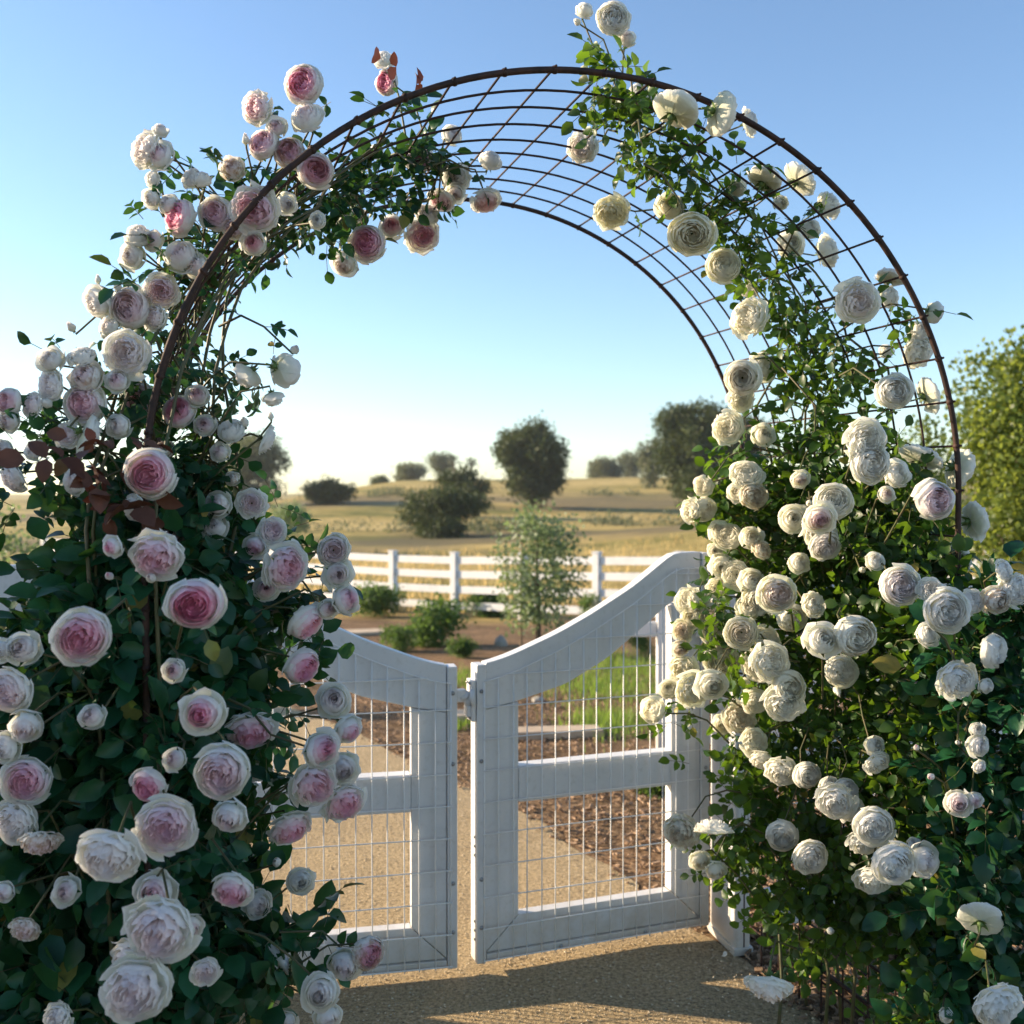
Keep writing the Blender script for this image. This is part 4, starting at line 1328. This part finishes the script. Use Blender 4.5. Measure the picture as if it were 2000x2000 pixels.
# unseen tree added left of the frame to shade the pink climber
o = empty('added_shade_tree', (-5.0, 2.3, 0), 0, 'dense dark unseen tree added left of the frame to keep the low sun off the pink roses', 'tree')
mb = MB()
crown(mb, [((0, 0, .9), (.8, 1.3, .9), 1), ((0, -.4, 2.0), (.8, 1.1, .8), 1), ((0, .3, 2.5), (.8, 1.0, .7), 1)], .09, 650)
mb.build('crown', M_TREE, o)
mb = MB(); mb.tube([(0, 0, -.1), (.05, 0, 1.2), (0, 0, 2.4)], [.12, .10, .04], 7); mb.build('trunk', M_BARK, o, smooth=True)

# young staked tree
yt = tree('young_tree', 1050, 1262, 13.2, 180, 978, M_OLIVE, 'slim grey-green young tree growing in the mulch bed before the fence', seed=23, nb=26, per=46, leafL=.05, crownlow=.10, flat=.9, droop=.2)
b = P(1018, 1270, 13.1)
mb = MB(); mb.tube([(0, 0, -.05), (.0, 0, .75), (.01, 0, 1.5)], .016, 7)
s_ = mb.build('plant_stake', M_STAKE, smooth=True); s_.location = (b.x, b.y, hz(b.x, b.y))
tag(s_, 'thin wooden stake standing left of the young tree', 'stake')

# low shrubs in the mulch bed
SH = [(850, 1262, 165, 1178, 'ragged green shrub in the bed behind where the gates meet'), (775, 1272, 90, 1226, 'small dark shrub left of the ragged one behind the gates'),
      (728, 1206, 120, 1150, 'low spreading shrub in front of the paddock fence post at the left'), (960, 1206, 110, 1158, 'dark low shrub left of the young tree'),
      (1150, 1225, 80, 1165, 'leafy shrub right of the young tree, above the gate rail'), (660, 1180, 60, 1150, 'small shrub beside the pink roses before the fence'),
      (902, 1285, 60, 1246, 'smallest shrub, just behind the gap between the gates'), (1255, 1290, 60, 1215, 'dark shrub seen through the upper wire of the right gate'),
      (1285, 1560, 70, 1500, 'low green plant at the right corner of the lower gate opening'), (565, 1055, 110, 985, 'pale olive shrub beyond the fence beside the pink roses')]
for i, (px, yb, wp, yt_, lab) in enumerate(SH):
    # depth where the ground is seen at yb
    Y = 4.
    for _ in range(400):
        p = P(px, yb, Y)
        if p.z <= hz(p.x, p.y): break
        Y += .1
    tree('garden_shrub', px, yb, Y, wp, yt_, M_OLIVE if i == 9 else M_SHRUB, lab, 'shrub', 'garden shrubs', nb=10, per=80, leafL=max(.02, wp * Y / 2000 * .045), trunk=False, crownlow=-.08, seed=40 + i)

# grass
mb = MB()
for (px, py, spread, cnt, hgt, dry) in [(1190, 1415, .35, 1500, .08, 0), (1180, 1345, .6, 2200, .09, 0), (1165, 1290, .8, 1500, .09, 0), (900, 1330, .5, 900, .08, 0), (885, 1420, .12, 300, .07, 0), (1240, 1310, .5, 900, .10, 0)]:
    Y = 4.
    for _ in range(400):
        p = P(px, py, Y)
        if p.z <= hz(p.x, p.y): break
        Y += .05
    for _ in range(cnt):
        x = p.x + rng.normal() * spread * .5; y = p.y + rng.normal() * spread
        if inpath(x, y): continue
        h = hgt * (.4 + .8 * rng.random()); a = rng.random() * 6.28; l = .4 * rng.random() * h
        z = hz(x, y); wv = .0022 + .002 * rng.random(); t_ = rng.random()
        dx, dy = math.cos(a), math.sin(a)
        mb.add([(x - dy * wv, y + dx * wv, z), (x + dy * wv, y - dx * wv, z), (x + dx * l * .4 + dy * wv * .7, y + dy * l * .4 - dx * wv * .7, z + h * .6), (x + dx * l * .4 - dy * wv * .7, y + dy * l * .4 + dx * wv * .7, z + h * .6), (x + dx * l, y + dy * l, z + h)],
               [(0, 1, 2, 3), (3, 2, 4)], (t_, t_, 0))
tag(mb.build('grass', M_GRASS), 'fresh green grass growing in the bed beyond the right gate', 'grass', kind='stuff')
mb = MB()
for _ in range(9000):
    y = 22.5 + 22 * rng.random() ** 1.6; x = (rng.random() * 1.15 - .5) * y * .8
    h = .12 + .2 * rng.random(); a = rng.random() * 6.28; wv = .02 + .02 * rng.random(); l = .2 * rng.random()
    z = hz(x, y) - .02; dx, dy = math.cos(a), math.sin(a); t_ = rng.random()
    mb.add([(x - dy * wv, y + dx * wv, z), (x + dy * wv, y - dx * wv, z), (x + dx * l, y + dy * l, z + h)], [(0, 1, 2)], (t_, t_, 0))
tag(mb.build('dry_grass', M_DRY), 'dry golden grass growing over the field beyond the paddock fence', 'grass', kind='stuff')


# scrub lining the hill tracks
mb = MB()
bl = []
for (y0, x0, x1, n_) in ((63, -16, 2, 26), (70, 4, 26, 22), (104, -30, -4, 26), (108, 8, 40, 34), (98, 20, 44, 14), (88, -34, -18, 12)):
    for _ in range(n_):
        x = x0 + (x1 - x0) * rng.random(); y = y0 + rng.normal() * 1.6
        q_ = .35 + .55 * rng.random() ** 2
        bl.append(((x, y, hz(x, y) + q_ * .35), (q_ * 1.7, q_, q_ * .6), q_))
crown(mb, bl, .15, 60)
tag(mb.build('scrub', M_TREEG), 'low grey green scrub in strips along the hill tracks', 'scrub', kind='stuff')

# stones and slabs
def stone(px, py, size, label, flat=.6, mat=M_STONE, name='rock', seed=1):
    Y = 4.
    for _ in range(400):
        p = P(px, py, Y)
        if p.z <= hz(p.x, p.y): break
        Y += .05
    g = np.random.default_rng(seed)
    mb = MB(); mb.ball((0, 0, size * flat * .35), size, sq=(1, .8, flat), n=9, m=7)
    mb.v = [tuple(np.array(v) * (1 + g.normal(size=3) * .07)) for v in mb.v]
    o = mb.build(name, mat); o.location = (p.x, p.y, hz(p.x, p.y))
    tag(o, label, 'stone')


stone(978, 1262, .10, 'pale upright stone in the mulch left of the young tree', 1.1, seed=2)
stone(1050, 1372, .06, 'small grey stone in the bed behind the right gate', .6, seed=3)
for px, py, sx, sy, rz, lab in ((690, 1240, .62, .38, .3, 'flat sandstone slab in the bed above the left gate'), (884, 1408, .22, .16, .1, 'small orange paving slab in the gap between the gates'),
                                (1060, 1442, .42, .12, .12, 'long grey paving slab behind the middle rail of the right gate')):
    Y = 4.
    for _ in range(400):
        p = P(px, py, Y)
        if p.z <= hz(p.x, p.y): break
        Y += .05
    mb = MB(); mb.box(-sx, sx, -sy, sy, 0, .06)
    o = mb.build('paving_slab', M_SLAB, bevel=.01); o.location = (p.x, p.y, hz(p.x, p.y)); o.rotation_euler = (-.06, 0, rz)
    tag(o, lab, 'slab', 'paving slabs')

# teal plant tie near the right foreground and fallen petals
b = P(1742, 1990, 2.62)
mb = MB(); mb.tube([(0, 0, -.05), (.012, 0, 0), (.004, 0, .03), (.02, .0, .05)], [.012, .014, .009, .004], 6)
o = mb.build('plant_tie', M_TEAL, smooth=True); o.location = b
tag(o, 'teal plastic plant tie knotted low on the wire at the lower right', 'plant tie')
PET = MB()
for px, py in ((1408, 1884),):
    petal(PET, 0, .0, 0, .02, .012, 1.0, .1, .1, 0, 0, 0)
o = PET.build('fallen_petal', M_PETAL, smooth=True)
p = P(1408, 1884, 3.47); o.location = (p.x, p.y, .016); o.color = (0, .3, 0, 1)
tag(o, 'single pale petal lying on the path beside the gate post', 'petal')

# ------------------------------------------------------------------ haze
HAZE = True
if HAZE:
    mb = MB(); mb.box(-420, 420, -12, 400, -16, 30)
    m, t, b, o = newmat('haze')
    t.nodes.remove(b)
    pv = N(t, 'ShaderNodeVolumePrincipled')
    pv.inputs['Color'].default_value = (.93, .96, 1, 1)
    pv.inputs['Density'].default_value = .00035
    pv.inputs['Anisotropy'].default_value = .35
    t.links.new(pv.outputs[0], o.inputs['Volume'])
    h = mb.build('haze', m)
    tag(h, 'thin sunlit haze over the garden and hills', 'haze', kind='stuff')
    sc.cycles.volume_bounces = 0
